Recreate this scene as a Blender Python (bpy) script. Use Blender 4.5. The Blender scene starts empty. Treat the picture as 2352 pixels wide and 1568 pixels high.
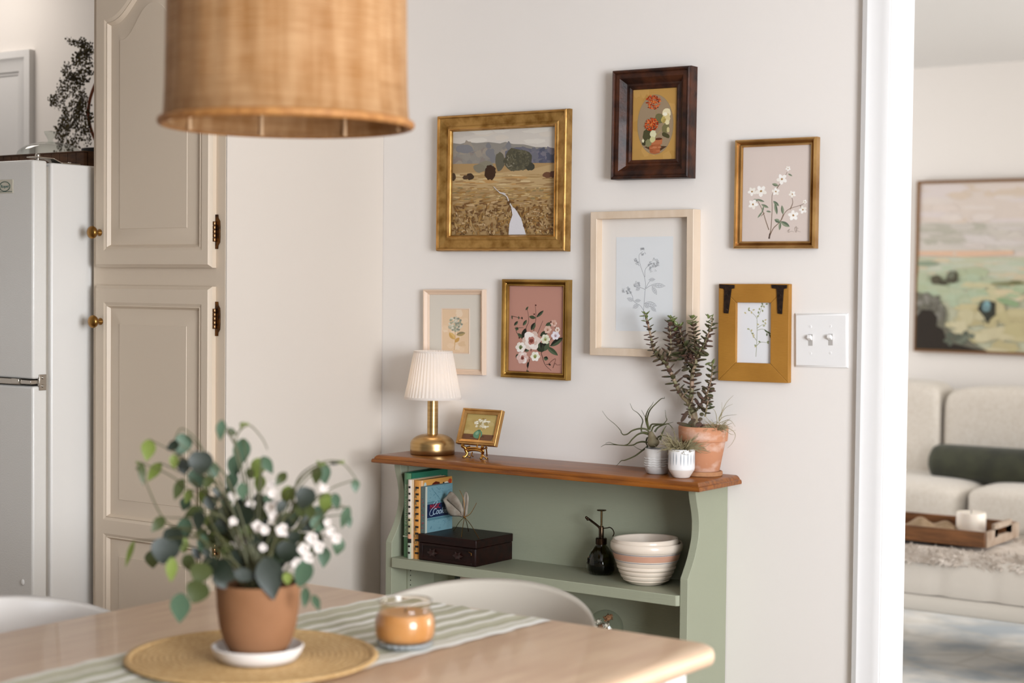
import bpy, math, random
from mathutils import Vector, Matrix, Euler
random.seed(7)
PI = math.pi
C = bpy.context.scene.collection
# ------------------------------------------------------------------ camera geometry
F_PX, YAW, PITCH, ROLL, CAMH = 3831.3, math.radians(35.405), math.radians(1.9356), math.radians(0.590), 1.35
FWD = Vector((-math.sin(YAW)*math.cos(PITCH), math.cos(YAW)*math.cos(PITCH), -math.sin(PITCH)))
_R = Vector((math.cos(YAW), math.sin(YAW), 0)); _U = _R.cross(FWD)
RGT = _R*math.cos(ROLL) + _U*math.sin(ROLL); UPV = -_R*math.sin(ROLL) + _U*math.cos(ROLL)
CAM = Vector((0, 0, CAMH))
def ray(px, py): return FWD + RGT*((px-1176)/F_PX) - UPV*((py-784)/F_PX)
def onY(px, py, Y): d = ray(px, py); return CAM + d*(Y/d.y)
def onX(px, py, X): d = ray(px, py); return CAM + d*(X/d.x)
def onZ(px, py, Z): d = ray(px, py); return CAM + d*((Z-CAMH)/d.z)
def atD(px, py, D): return CAM + ray(px, py)*D
HF = Vector((FWD.x, FWD.y, 0)).normalized()
def stand(px, py, z, rpx):
    """centre and radius of a round thing whose foot's nearest point shows at (px,py) on plane z"""
    p = onZ(px, py, z); D = (p-CAM).dot(FWD); r = rpx/F_PX*D
    h = p-CAM; h.z = 0; h.normalize()
    return p + h*r, r, D
W = 3.45          # the wall the pictures hang on

# ------------------------------------------------------------------ materials
def lin(h):
    if isinstance(h, (tuple, list)): return (*h[:3], 1)
    h = h.lstrip('#'); v = [int(h[i:i+2], 16)/255 for i in (0, 2, 4)]
    return (*[c/12.92 if c <= .04045 else ((c+.055)/1.055)**2.4 for c in v], 1)
MATS = {}
def M(name, col, rough=.5, metal=0, col2=None, nscale=8, stretch=(1, 1, 1), ramp=(.35, .65), bump=0, bscale=60, spec=.5,
      trans=0, coat=0, sheen=0, bstretch=None, sss=0, ior=1.5, detail=6):
    if name in MATS: return MATS[name]
    m = bpy.data.materials.new(name); m.use_nodes = True; nt = m.node_tree; b = nt.nodes['Principled BSDF']
    b.inputs['Base Color'].default_value = lin(col); b.inputs['Roughness'].default_value = rough
    b.inputs['Metallic'].default_value = metal; b.inputs['Specular IOR Level'].default_value = spec
    b.inputs['Transmission Weight'].default_value = trans; b.inputs['IOR'].default_value = ior
    b.inputs['Coat Weight'].default_value = coat
    if sheen: b.inputs['Sheen Weight'].default_value = sheen
    if sss: b.inputs['Subsurface Weight'].default_value = sss; b.inputs['Subsurface Radius'].default_value = (.02, .015, .01)
    tc = nt.nodes.new('ShaderNodeTexCoord')
    if col2:
        mp = nt.nodes.new('ShaderNodeMapping'); mp.inputs['Scale'].default_value = stretch
        nz = nt.nodes.new('ShaderNodeTexNoise'); nz.inputs['Scale'].default_value = nscale; nz.inputs['Detail'].default_value = detail
        cr = nt.nodes.new('ShaderNodeValToRGB'); cr.color_ramp.elements[0].position = ramp[0]; cr.color_ramp.elements[1].position = ramp[1]
        cr.color_ramp.elements[0].color = lin(col); cr.color_ramp.elements[1].color = lin(col2)
        nt.links.new(tc.outputs['Object'], mp.inputs['Vector']); nt.links.new(mp.outputs[0], nz.inputs['Vector'])
        nt.links.new(nz.outputs['Fac'], cr.inputs['Fac']); nt.links.new(cr.outputs[0], b.inputs['Base Color'])
    if bump:
        mp2 = nt.nodes.new('ShaderNodeMapping'); mp2.inputs['Scale'].default_value = bstretch or stretch
        n2 = nt.nodes.new('ShaderNodeTexNoise'); n2.inputs['Scale'].default_value = bscale; n2.inputs['Detail'].default_value = 4
        bp = nt.nodes.new('ShaderNodeBump'); bp.inputs['Strength'].default_value = bump; bp.inputs['Distance'].default_value = .002
        nt.links.new(tc.outputs['Object'], mp2.inputs['Vector']); nt.links.new(mp2.outputs[0], n2.inputs['Vector'])
        nt.links.new(n2.outputs['Fac'], bp.inputs['Height']); nt.links.new(bp.outputs[0], b.inputs['Normal'])
    MATS[name] = m; return m
def art_mat(name, rough=.45, coat=0):
    if name in MATS: return MATS[name]
    m = bpy.data.materials.new(name); m.use_nodes = True; nt = m.node_tree; b = nt.nodes['Principled BSDF']
    a = nt.nodes.new('ShaderNodeVertexColor'); a.layer_name = 'Col'
    nt.links.new(a.outputs['Color'], b.inputs['Base Color']); b.inputs['Roughness'].default_value = rough
    b.inputs['Specular IOR Level'].default_value = .3; b.inputs['Coat Weight'].default_value = coat
    MATS[name] = m; return m
PRINT = art_mat('printed_paper', .6); CANVAS = art_mat('painted_canvas', .55); GLOSS = art_mat('varnished_print', .35)
def thin_glass(name, tint, edge=.9):
    m = bpy.data.materials.new(name); m.use_nodes = True; nt = m.node_tree; nt.nodes.remove(nt.nodes['Principled BSDF'])
    t = nt.nodes.new('ShaderNodeBsdfTransparent'); t.inputs[0].default_value = lin(tint)
    g = nt.nodes.new('ShaderNodeBsdfGlossy'); g.inputs['Roughness'].default_value = .03
    f = nt.nodes.new('ShaderNodeLayerWeight'); f.inputs['Blend'].default_value = .5
    q = nt.nodes.new('ShaderNodeMath'); q.operation = 'POWER'; q.inputs[1].default_value = 3.5; nt.links.new(f.outputs['Facing'], q.inputs[0])
    k = nt.nodes.new('ShaderNodeMath'); k.operation = 'MULTIPLY_ADD'; k.inputs[1].default_value = .75*edge; k.inputs[2].default_value = .035; k.use_clamp = True; nt.links.new(q.outputs[0], k.inputs[0])
    mx = nt.nodes.new('ShaderNodeMixShader'); nt.links.new(k.outputs[0], mx.inputs[0]); nt.links.new(t.outputs[0], mx.inputs[1]); nt.links.new(g.outputs[0], mx.inputs[2])
    nt.links.new(mx.outputs[0], nt.nodes['Material Output'].inputs['Surface']); MATS[name] = m; return m
GLASS = thin_glass('clear_glass', '#f3f6f4')

# ------------------------------------------------------------------ mesh builder
class MB:
    def __init__(s): s.v = []; s.f = []; s.m = []; s.c = []; s.uv = []; s.col = None; s.k = 0
    def add(s, vs, fs, mi=None, uvs=None):
        b = len(s.v); s.v += [tuple(x) for x in vs]
        for i, f in enumerate(fs):
            s.f.append([b+j for j in f]); s.m.append(s.k if mi is None else mi); s.c.append(s.col)
            s.uv.append(uvs[i] if uvs else None)
        return s
    def box(s, x0, x1, y0, y1, z0, z1, rot=None, mi=None):
        vs = [Vector((x, y, z)) for z in (z0, z1) for y in (y0, y1) for x in (x0, x1)]
        if rot is not None:
            c = Vector(((x0+x1)/2, (y0+y1)/2, (z0+z1)/2)); vs = [rot @ (v-c) + c for v in vs]
        return s.add(vs, [(0, 2, 3, 1), (4, 5, 7, 6), (0, 1, 5, 4), (2, 6, 7, 3), (0, 4, 6, 2), (1, 3, 7, 5)], mi)
    def prism(s, poly, fn, a, b, mi=None):
        """poly: 2D outline; fn(u,v,w)->3D; w from a to b"""
        n = len(poly); vs = [fn(u, v, a) for u, v in poly] + [fn(u, v, b) for u, v in poly]
        return s.add(vs, [tuple(range(n))[::-1], tuple(range(n, 2*n))] + [(i, (i+1) % n, n+(i+1) % n, n+i) for i in range(n)], mi)
    def lathe(s, prof, n=40, c=(0, 0, 0), cap0=True, cap1=True, mi=None, sx=1, sy=1, ripple=None, axis=None):
        vs = []; fs = []; uvs = []; cx, cy, cz = c
        for j, (r, z) in enumerate(prof):
            for i in range(n):
                a = 2*PI*i/n; rr = r*(ripple(a, z) if ripple else 1)
                p = Vector((rr*math.cos(a)*sx, rr*math.sin(a)*sy, z))
                if axis is not None: p = axis @ p
                vs.append((cx+p.x, cy+p.y, cz+p.z))
        L = len(prof)
        for j in range(L-1):
            for i in range(n):
                k = (i+1) % n
                fs.append((j*n+i, j*n+k, (j+1)*n+k, (j+1)*n+i))
                uvs.append(((i/n, j/(L-1)), ((i+1)/n, j/(L-1)), ((i+1)/n, (j+1)/(L-1)), (i/n, (j+1)/(L-1))))
        if cap0: fs.append(tuple(range(n))[::-1]); uvs.append(None)
        if cap1: fs.append(tuple((L-1)*n+i for i in range(n))); uvs.append(None)
        return s.add(vs, fs, mi, uvs)
    def tube(s, pts, rad, n=8, caps=True, mi=None, flat=1.0, close=False):
        pts = [Vector(p) for p in pts]; L = len(pts)
        if not isinstance(rad, (list, tuple)): rad = [rad]*L
        elif len(rad) != L: rad = [rad[0]+(rad[-1]-rad[0])*i/(L-1) for i in range(L)]
        vs = []; up = None
        for i, p in enumerate(pts):
            if close: t = pts[(i+1) % L]-pts[i-1]
            else: t = pts[min(i+1, L-1)]-pts[max(i-1, 0)]
            if t.length < 1e-9: t = Vector((0, 0, 1))
            t.normalize()
            if up is None: up = Vector((0, 0, 1)) if abs(t.z) < .9 else Vector((1, 0, 0))
            x = up - t*up.dot(t)
            if x.length < 1e-6: x = t.orthogonal()
            x.normalize(); y = t.cross(x); up = x
            for k in range(n):
                a = 2*PI*k/n; vs.append(p + x*(rad[i]*math.cos(a)*flat) + y*(rad[i]*math.sin(a)))
        fs = [(i*n+k, i*n+(k+1) % n, (i+1)*n+(k+1) % n, (i+1)*n+k) for i in range(L-1) for k in range(n)]
        if close: fs += [((L-1)*n+k, (L-1)*n+(k+1) % n, (k+1) % n, k) for k in range(n)]
        elif caps: fs += [tuple(range(n))[::-1], tuple((L-1)*n+k for k in range(n))]
        return s.add(vs, fs, mi)
    def ball(s, c, r, n=12, m=8, mi=None, rot=None):
        if not isinstance(r, (tuple, list, Vector)): r = (r, r, r)
        vs = []; c = Vector(c)
        for j in range(1, m):
            for i in range(n):
                t = PI*j/m; a = 2*PI*i/n
                p = Vector((r[0]*math.sin(t)*math.cos(a), r[1]*math.sin(t)*math.sin(a), r[2]*math.cos(t)))
                if rot is not None: p = rot @ p
                vs.append(c+p)
        top = Vector((0, 0, r[2])); 
        if rot is not None: top = rot @ top
        vs += [c+top, c-top]; T = len(vs)-2
        fs = [(j*n+i, (j+1)*n+i, (j+1)*n+(i+1) % n, j*n+(i+1) % n) for j in range(m-2) for i in range(n)]
        fs += [(T, i, (i+1) % n) for i in range(n)] + [(T+1, (m-2)*n+(i+1) % n, (m-2)*n+i) for i in range(n)]
        return s.add(vs, fs, mi)
    def leaf(s, base, tip, nrm, wid, fold=.15, curl=.15, shape='ovate', n=6, mi=None, two=False):
        """a curved blade from base to tip"""
        base = Vector(base); tip = Vector(tip); d = tip-base; L = d.length
        if L < 1e-7: return s
        t = d/L; nrm = Vector(nrm); nrm = nrm - t*nrm.dot(t)
        if nrm.length < 1e-6: nrm = t.orthogonal()
        nrm.normalize(); sd = t.cross(nrm)
        vs = []
        for i in range(n+1):
            u = i/n
            if shape == 'ovate': w = math.sin(PI*min(1, u*.96+.03)**.75)
            elif shape == 'round': w = math.sqrt(max(0, 1-(2*u-1)**2))*(1.05-.15*u)
            elif shape == 'lance': w = math.sin(PI*u)**.8
            elif shape == 'heart': w = math.sin(PI*(u*.93+.07))**.6*(1.25-.55*u)
            else: w = 1-u
            if i == n: w = .02
            w *= wid/2; h = curl*L*math.sin(PI*u)
            c = base + t*(L*u) + nrm*h
            vs += [c - sd*w + nrm*(fold*w), c, c + sd*w + nrm*(fold*w)]
        fs = []
        for i in range(n):
            a = i*3; fs += [(a, a+1, a+4, a+3), (a+1, a+2, a+5, a+4)]
        return s.add(vs, fs, mi)
    def build(s, name, mats=None, parent=None, smooth=35, bevel=0, bseg=2, sub=0, solid=0, loc=None, rot=None, offs=0):
        me = bpy.data.meshes.new(name); me.from_pydata(s.v, [], s.f)
        if mats is None: mats = []
        if not isinstance(mats, (list, tuple)): mats = [mats]
        for m in mats: me.materials.append(m)
        me.polygons.foreach_set('material_index', s.m)
        if any(u for u in s.uv):
            ul = me.uv_layers.new(name='UVMap')
            for p, u in zip(me.polygons, s.uv):
                if u:
                    for li, q in zip(p.loop_indices, u): ul.data[li].uv = q
        if any(c is not None for c in s.c):
            ca = me.color_attributes.new('Col', 'FLOAT_COLOR', 'CORNER')
            for p, c in zip(me.polygons, s.c):
                cc = c or (1, 1, 1, 1)
                for li in p.loop_indices: ca.data[li].color = cc
        me.update()
        if smooth:
            me.polygons.foreach_set('use_smooth', [True]*len(me.polygons))
            me.set_sharp_from_angle(angle=math.radians(smooth))
        o = bpy.data.objects.new(name, me); C.objects.link(o)
        if parent is not None: o.parent = parent
        if loc is not None: o.location = loc
        if rot is not None: o.rotation_euler = rot
        if solid:
            md = o.modifiers.new('Solidify', 'SOLIDIFY'); md.thickness = solid; md.offset = offs
        if bevel:
            md = o.modifiers.new('Bevel', 'BEVEL'); md.width = bevel; md.segments = bseg; md.limit_method = 'ANGLE'; md.angle_limit = math.radians(35)
            md.harden_normals = False
        if sub:
            md = o.modifiers.new('Subsurf', 'SUBSURF'); md.levels = sub; md.render_levels = sub
        return o
def tag(o, label, cat, group=None, kind=None):
    o['label'] = label
    if cat: o['category'] = cat
    if group: o['group'] = group
    if kind: o['kind'] = kind
    return o
def thing(name, label, cat, loc=(0, 0, 0), rot=(0, 0, 0), group=None):
    o = bpy.data.objects.new(name, None); C.objects.link(o); o.location = loc; o.rotation_euler = rot
    o.empty_display_size = .05
    return tag(o, label, cat, group)
def struct(o, label=None):
    o['kind'] = 'structure'
    if label: o['label'] = label
    return o
def text(name, body, size, mat, parent, mtx, extrude=.0002, align='CENTER', shear=0, xscale=1, spacing=1, offset=0):
    cu = bpy.data.curves.new(name, 'FONT'); cu.body = body; cu.size = size; cu.extrude = extrude; cu.align_x = align; cu.align_y = 'CENTER'
    cu.shear = shear; cu.space_character = spacing; cu.offset = offset
    t = bpy.data.objects.new(name, cu); C.objects.link(t)
    bpy.context.view_layer.update()
    me = bpy.data.meshes.new_from_object(t.evaluated_get(bpy.context.evaluated_depsgraph_get()))
    bpy.data.objects.remove(t); me.materials.clear(); me.materials.append(mat)
    me.transform(mtx @ Matrix.Diagonal((xscale, 1, 1, 1)))
    o = bpy.data.objects.new(name, me); C.objects.link(o); o.parent = parent
    return o
def spline(pts, k=6):
    """Catmull-Rom through points"""
    P = [Vector(p) for p in pts]; out = []
    for i in range(len(P)-1):
        a = P[max(i-1, 0)]; b = P[i]; c = P[i+1]; d = P[min(i+2, len(P)-1)]
        for j in range(k):
            t = j/k
            out.append(.5*((2*b) + (c-a)*t + (2*a-5*b+4*c-d)*t*t + (3*b-a-3*c+d)*t**3))
    out.append(P[-1]); return out

# ------------------------------------------------------------------ flat art (prints, book covers)
class Art:
    """flat picture in the x-z plane facing -y; drawing coordinates given by the four corners of its outline"""
    def __init__(s, w, h, TL, TR, BL, BR, y=0, eps=.000006):
        s.w, s.h, s.q, s.mb, s.y, s.n, s.eps = w, h, (TL, TR, BL, BR), MB(), y, 0, eps
    def uv(s, x, y):
        TL, TR, BL, BR = s.q; u = (x-(TL[0]+BL[0])/2)/((TR[0]+BR[0]-TL[0]-BL[0])/2)
        yt = TL[1]+(TR[1]-TL[1])*u; yb = BL[1]+(BR[1]-BL[1])*u
        return u, (y-yt)/(yb-yt)
    def P(s, x, y):
        u, v = s.uv(x, y); u = min(1, max(0, u)); v = min(1, max(0, v))
        return (-s.w/2+u*s.w, s.y-s.n*s.eps, s.h/2-v*s.h)
    def lay(s): pass
    def poly(s, pts, col, step=1):
        s.n += step; s.mb.col = lin(col)
        vs = [s.P(*p) for p in pts]
        s.mb.add(vs, [tuple(range(len(vs)))[::-1]])
    def bg(s, col):
        s.mb.col = lin(col); w, h, y = s.w/2, s.h/2, s.y
        s.mb.add([(-w, y, -h), (w, y, -h), (w, y, h), (-w, y, h)], [(0, 1, 2, 3)])
    def blob(s, x, y, rx, ry, col, rot=0, jag=.12, n=14):
        a = math.radians(rot); pts = []
        for i in range(n):
            t = 2*PI*i/n; k = 1+random.uniform(-jag, jag)
            dx, dy = rx*k*math.cos(t), ry*k*math.sin(t)
            pts.append((x+dx*math.cos(a)-dy*math.sin(a), y+dx*math.sin(a)+dy*math.cos(a)))
        s.poly(pts, col)
    def line(s, pts, w, col, w2=None, sm=5):
        P = spline([(p[0], p[1], 0) for p in pts], sm) if len(pts) > 2 else [Vector((p[0], p[1], 0)) for p in pts]
        L = []; R = []; N = len(P)
        for i, p in enumerate(P):
            t = P[min(i+1, N-1)]-P[max(i-1, 0)]; t = t.normalized() if t.length > 0 else Vector((1, 0, 0))
            ww = (w+((w2 if w2 is not None else w)-w)*i/max(1, N-1))/2
            L.append((p.x-t.y*ww, p.y+t.x*ww)); R.append((p.x+t.y*ww, p.y-t.x*ww))
        s.n += 1
        for i in range(N-1): s.poly([L[i], L[i+1], R[i+1], R[i]], col, 0)
    def leaf(s, x0, y0, x1, y1, w, col, col2=None):
        dx, dy = x1-x0, y1-y0; n = 7; L = []; R = []
        for i in range(n+1):
            u = i/n; ww = w/2*math.sin(PI*u)**.8
            L.append((x0+dx*u-dy/math.hypot(dx, dy)*ww, y0+dy*u+dx/math.hypot(dx, dy)*ww))
            R.append((x0+dx*u+dy/math.hypot(dx, dy)*ww, y0+dy*u-dx/math.hypot(dx, dy)*ww))
        s.poly(L+R[::-1][1:-1], col)
        if col2: s.poly(L+[(x0+dx*u/6, y0+dy*u/6) for u in (5, 4, 3, 2, 1)], col2)
    def flower(s, x, y, r, col, cen, n=5, petal=.62, rot=0):
        for i in range(n):
            a = 2*PI*i/n+rot
            s.blob(x+math.cos(a)*r*.55, y+math.sin(a)*r*.55, r*.5, r*.5*petal, col if isinstance(col, str) else random.choice(col), math.degrees(a), .1, 10)
        s.blob(x, y, r*.22, r*.2, cen, 0, .2, 8)
    def build(s, name, mat, parent): return s.mb.build(name, mat, parent, smooth=0)

# ------------------------------------------------------------------ picture frames
def frame_mesh(w, h, prof, cx=0, cz=0, mb=None):
    mb = mb or MB(); vs = []
    for u, d in prof:
        a, b = w/2-u, h/2-u
        vs += [(cx-a, -d, cz-b), (cx+a, -d, cz-b), (cx+a, -d, cz+b), (cx-a, -d, cz+b)]
    fs = []
    for k in range(len(prof)-1):
        for i in range(4):
            j = (i+1) % 4; fs.append((k*4+i, k*4+j, (k+1)*4+j, (k+1)*4+i))
    return mb.add(vs, fs)
def hang(name, label, cat, TL, TR, BL, BR, t, group=None, Yw=W):
    a, b, c, d = [onY(*p, Yw-t) for p in (TL, TR, BL, BR)]
    w = ((b-a).length+(d-c).length)/2; h = ((c-a).length+(d-b).length)/2
    e1, e2 = b-a, d-c; ang = (math.atan2(e1.z, e1.x)+math.atan2(e2.z, e2.x))/2
    cen = (a+b+c+d)/4
    r = thing(name, label, cat, (cen.x, Yw-.0005, cen.z), (0, -ang, 0), group)
    return r, w, h
def inner(TL, TR, BL, BR, t, Yw=W):
    a, b, c, d = [onY(*p, Yw-t) for p in (TL, TR, BL, BR)]
    return ((b-a).length+(d-c).length)/2, ((c-a).length+(d-b).length)/2
def crop(ox, oy, s): return lambda x, y: (ox+x/s, oy+y/s)
# ================================================================== SETTING
WALLM = M('warm_white_wall_paint', '#eee8e2', .75, bump=.05, bscale=90, spec=.3)
TRIMM = M('white_trim_paint', '#dfdddb', .5, spec=.2)
CEILM = M('ceiling_paint', '#e6e4e1', .8, spec=.2)
FLOORM = M('oak_floor_boards', '#7d6754', .45, col2='#937c66', nscale=6, stretch=(1, 9, 1))
CH = 2.44; X0, X1, YF, YL = -5.3, 1.7, -2.7, 7.9
JX = onY(2081, 700, W+.12).x                       # face of the doorway jamb
def st(name, b, mat, **k): return struct(b.build(name, mat, **k))
st('floor', MB().box(X0, X1, YF, YL, -.06, 0), FLOORM)
st('ceiling', MB().box(X0, X1, YF, YL, CH, CH+.08), CEILM)
b = MB(); b.box(X0, JX, W, W+.12, 0, CH); b.box(JX, -.15, W, W+.12, 2.12, CH); b.box(-.15, X1, W, W+.12, 0, CH)
st('wall_back', b, WALLM)
st('wall_far', MB().box(X0, X1, YL, YL+.1, 0, CH), WALLM)
# right wall with two windows, front wall with one
def wall_holes(lo, hi, holes, fn):
    b = MB(); cur = lo
    for a, c, z0, z1 in holes:
        fn(b, cur, a, 0, CH); fn(b, a, c, 0, z0); fn(b, a, c, z1, CH); cur = c
    fn(b, cur, hi, 0, CH); return b
RW = [(-.05, 1.65, .7, 2.15), (5.4, 7.5, .6, 2.15)]
st('wall_right', wall_holes(YF, YL, RW, lambda b, a, c, z0, z1: b.box(X1, X1+.12, a, c, z0, z1)), WALLM)
def window(n, axis, a, c, z0, z1):
    b = MB(); t = .05
    def q(u0, u1, w0, w1, d0=.04, d1=.09):
        if axis == 'x': b.box(X1+d0, X1+d1, u0, u1, w0, w1)
        else: b.box(X0-d1, X0-d0, u0, u1, w0, w1)
    q(a, a+t, z0, z1); q(c-t, c, z0, z1); q(a+t, c-t, z0, z0+t); q(a+t, c-t, z1-t, z1)
    m = (a+c)/2; q(m-.02, m+.02, z0+t, z1-t)
    st('window_%d' % n, b, TRIMM)
LW = [(5.2, 6.9, .6, 2.15)]  # left opening and its window are added, out of view, for living-room fill
st('wall_left', wall_holes(YF, YL, LW, lambda b, a, c, z0, z1: b.box(X0-.12, X0, a, c, z0, z1)), WALLM)
window(3, 'l', *LW[0])
for i, h in enumerate(RW): window(i+1, 'x', *h)
# doorway casing
CXL = onY(1969, 700, W-.018).x
def casing(name, xa, xb, z1, y=W, left=True, head=True, xr=None):
    """moulded flat casing running up at xa..xb and across at z1"""
    b = MB(); d = xb-xa
    prof = [(0, 0), (0, .016), (.012, .019), (.02, .014), (d*.75, .011), (d-.008, .010), (d, .006), (d, 0)]
    L = [(xa+u, y-t) for u, t in prof]
    vs = [(x, yy, 0) for x, yy in L] + [(x, yy, z1-(x-xa) if head else z1) for x, yy in L]
    n = len(L); fs = [(i, i+1, n+i+1, n+i) for i in range(n-1)]
    b.add(vs, fs)
    return b
b = casing('c', CXL, JX+.002, 2.12+(JX-CXL))
z1 = 2.12+(JX-CXL)
b.box(CXL, -.08, W-.014, W-.0005, 2.12, z1); b.box(-.15, -.08, W-.014, W-.0005, 0, 2.12)
b.box(JX, JX+.004, W, W+.12, 0, 2.12)
b.box(JX-.06, JX+.002, W+.12, W+.134, 0, 2.18)
st('trim_1', b, TRIMM, smooth=25)
# kitchen door far left, in the same wall
ka, kb = onY(45, 600, W).x, onY(80, 115, W).x; kz = onY(60, 117, W).z; kzi = onY(20, 176, W).z
b = MB(); d = kb-ka
def mitre(b, x0, x1, z1, d, y, prof):
    vs = []
    for u, t in prof:
        vs += [(x0+u, y-t, 0), (x0+u, y-t, z1-u), (x1-u, y-t, z1-u), (x1-u, y-t, 0)]
    fs = []
    for k in range(len(prof)-1):
        for i in range(3): fs.append((k*4+i, (k+1)*4+i, (k+1)*4+i+1, k*4+i+1))
    b.add(vs, fs)
mitre(b, kb-.95, kb, kz, d, W, [(0, 0), (0, .022), (d*.3, .024), (d*.45, .017), (d*.85, .012), (d*.9, .008), (d, .006), (d, -.001)])
st('trim_2', b, TRIMM, smooth=25)
b = MB(); b.box(kb-.95+d, ka, W-.004, W-.0003, 0, kzi)
dr = st('door_1', b, TRIMM)
b = MB(); w_ = .95-2*d
for zc, hh in ((.45, .6), (1.35, .95)):
    frame_mesh(w_*.66, hh, [(0, 0), (.012, .006), (.03, .001), (.05, .007)], (kb-.95+d+ka)/2, zc, b)
o = b.build('door_panel', TRIMM, dr); o.location = (0, W-.004, 0)
o['kind'] = 'structure'

# ================================================================== PANTRY
CABM = M('greige_cabinet_paint', '#dac8b2', .42, spec=.4, bump=.12, bscale=40, bstretch=(30, 30, 2))
ENDM = M('cream_end_panel_paint', '#d9cec2', .6, spec=.3)
BRASS = M('aged_brass', '#a97f45', .28, 1, col2='#8b6534', nscale=20)
BLACKM = M('blackened_hinge_metal', '#2a1a0e', .35, .8, col2='#6b4317', nscale=60)
PXr = -2.8799; PXl = onY(214.6, 650, 2.867).x; PF = 2.867
root = thing('pantry_cabinet', 'tall greige pantry cabinet with raised-panel doors beside the refrigerator', 'cabinet', ((PXl+PXr)/2, PF, 0))
cx = (PXl+PXr)/2
def loc(b, x=0, y=0, z=0):
    b.v = [(v[0]-x, v[1]-y, v[2]-z) for v in b.v]; return b
loc(MB().box(PXl, PXr-.004, PF, W-.001, 0, CH-.001), cx, PF).build('carcass', CABM, root, bevel=.0015)
loc(MB().box(PXr-.004, PXr, PF+.0005, W-.001, 0, CH-.001), cx, PF).build('end_panel', ENDM, root)
YD = .02
dl = onY(215, 800, PF-YD).x; dr_ = onY(481.5, 800, PF-YD).x; DW = dr_-dl; dcx = (dl+dr_)/2-cx
s_out = onY(237.5, 800, PF-YD).x-dl; s_in = onY(250, 800, PF-YD).x-dl; s_f = onY(259, 800, PF-YD).x-dl
s_fr = dr_-onY(433, 800, PF-YD).x; s_ir = dr_-onY(454, 800, PF-YD).x; s_or = max(.02, s_ir-.012)
def raised_cell(b, x0, x1, z0, z1, ml, mr, mb_, mt, arch=0, N=24):
    """frame face, ogee moulding, sunk ring and raised field; arch>0 makes a cathedral top"""
    steps = [(0, .02, 0), (1, .02, 1), (1.16, .0165, 1), (1.22, .018, 1), (1.36, .009, 1), (1.42, .009, 1), (2.3, .0155, 1), (2.32, .0165, 1)]
    base = .042
    rings = []
    for k, d, on in steps:
        if on == 0: l = r = bo = t = 0; A = 0
        else:
            e = (k-1)*base; l, r, bo, t = ml+e, mr+e, mb_+e, mt+e; A = arch
        xa, xb, za, zb = x0+l, x1-r, z0+bo, z1-t
        pts = [(xa, za), (xb, za)]
        for i in range(N+1):
            u = i/N; x = xb+(xa-xb)*u
            s = .5-.5*math.cos(2*PI*u); s = s*s*(3-2*s)*.35+s*.65
            pts.append((x, zb-A*(1-s)))
        rings.append([(x, -d, z) for x, z in pts])
    n = N+3; vs = [p for r in rings for p in r]; fs = []
    for k in range(len(rings)-1):
        for i in range(n): fs.append((k*n+i, k*n+(i+1) % n, (k+1)*n+(i+1) % n, (k+1)*n+i))
    fs.append(tuple((len(rings)-1)*n+i for i in range(n)))
    b.add(vs, fs)
def edge(b, x0, x1, z0, z1):
    frame_mesh(x1-x0, z1-z0, [(0, 0), (0, .012), (.003, .0145), (.008, .02)], (x0+x1)/2, (z0+z1)/2, b)
zU0 = onY(350, 614, PF-YD).z; zU1 = 2.26; zL1 = onY(350, 656.5, PF-YD).z; zL0 = .12
zsh = onY(243, 45, PF-YD).z; zUi = onY(350, 575, PF-YD).z-zU0
b = MB(); edge(b, dcx-DW/2, dcx+DW/2, zU0, zU1)
ARCH = .085
raised_cell(b, dcx-DW/2+.008, dcx+DW/2-.008, zU0+.008, zU1-.008, s_out-.008, s_or-.008, zUi-.008, zU1-zsh-ARCH-.008, ARCH)
ud = b.build('door', CABM, root, smooth=22)
b = MB(); edge(b, dcx-DW/2, dcx+DW/2, zL0, zL1)
zmid = onY(240, 1210, PF-YD).z
t1 = zL1-onY(300, 695, PF-YD).z; b1 = onY(240, 1193, PF-YD).z-zmid; t2 = zmid-onY(240, 1224, PF-YD).z
raised_cell(b, dcx-DW/2+.008, dcx+DW/2-.008, zmid, zL1-.008, s_out-.008, s_or-.008, b1, t1-.008)
raised_cell(b, dcx-DW/2+.008, dcx+DW/2-.008, zL0+.008, zmid, s_out-.008, s_or-.008, .05, t2)
ld = b.build('door', CABM, root, smooth=22)
RX = Matrix.Rotation(math.radians(90), 3, 'X')      # local z -> -y
for px, py, dd in ((228, 534, ud), (230, 738, ld)):
    p = onY(px, py, PF-YD-.002)
    b = MB(); b.lathe([(.0085, 0), (.009, .003), (.0055, .008), (.005, .014), (.008, .018), (.0145, .021), (.0165, .026), (.015, .031), (.009, .0345), (.001, .0355)], 28, (p.x-cx, -YD+.001, p.z), axis=RX)
    b.build('knob', BRASS, dd, smooth=50)['label'] = 'round brass knob'
for py, dd in ((532, ud), (732, ld), (1254, ld)):
    p = onY(495, py, PF-.004)
    b = MB(); x = p.x-cx; z = p.z; hh = .036*1.15
    out = [(-.002, -hh), (.006, -hh), (.007, -hh*.8), (.0125, -hh*.62), (.0135, -hh*.3), (.0135, hh*.3), (.0125, hh*.62), (.007, hh*.8), (.006, hh), (-.002, hh)]
    b.prism([(x+u, z+v) for u, v in out], lambda u, v, w: (u, w, v), 0, -.0035, 0)
    for i in range(5):
        b.lathe([(.0042, 0), (.0048, .001), (.0048, .0085), (.0042, .0095)], 12, (x-.0005, -.0075, z-.024+i*.0098), mi=1 if i % 2 == 0 else 1)
    b.build('hinge', [BLACKM, M('hinge_knuckle_metal', '#8d6a4a', .3, 1)], dd, bevel=.0006)['label'] = 'dark bronze hinge'

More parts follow.
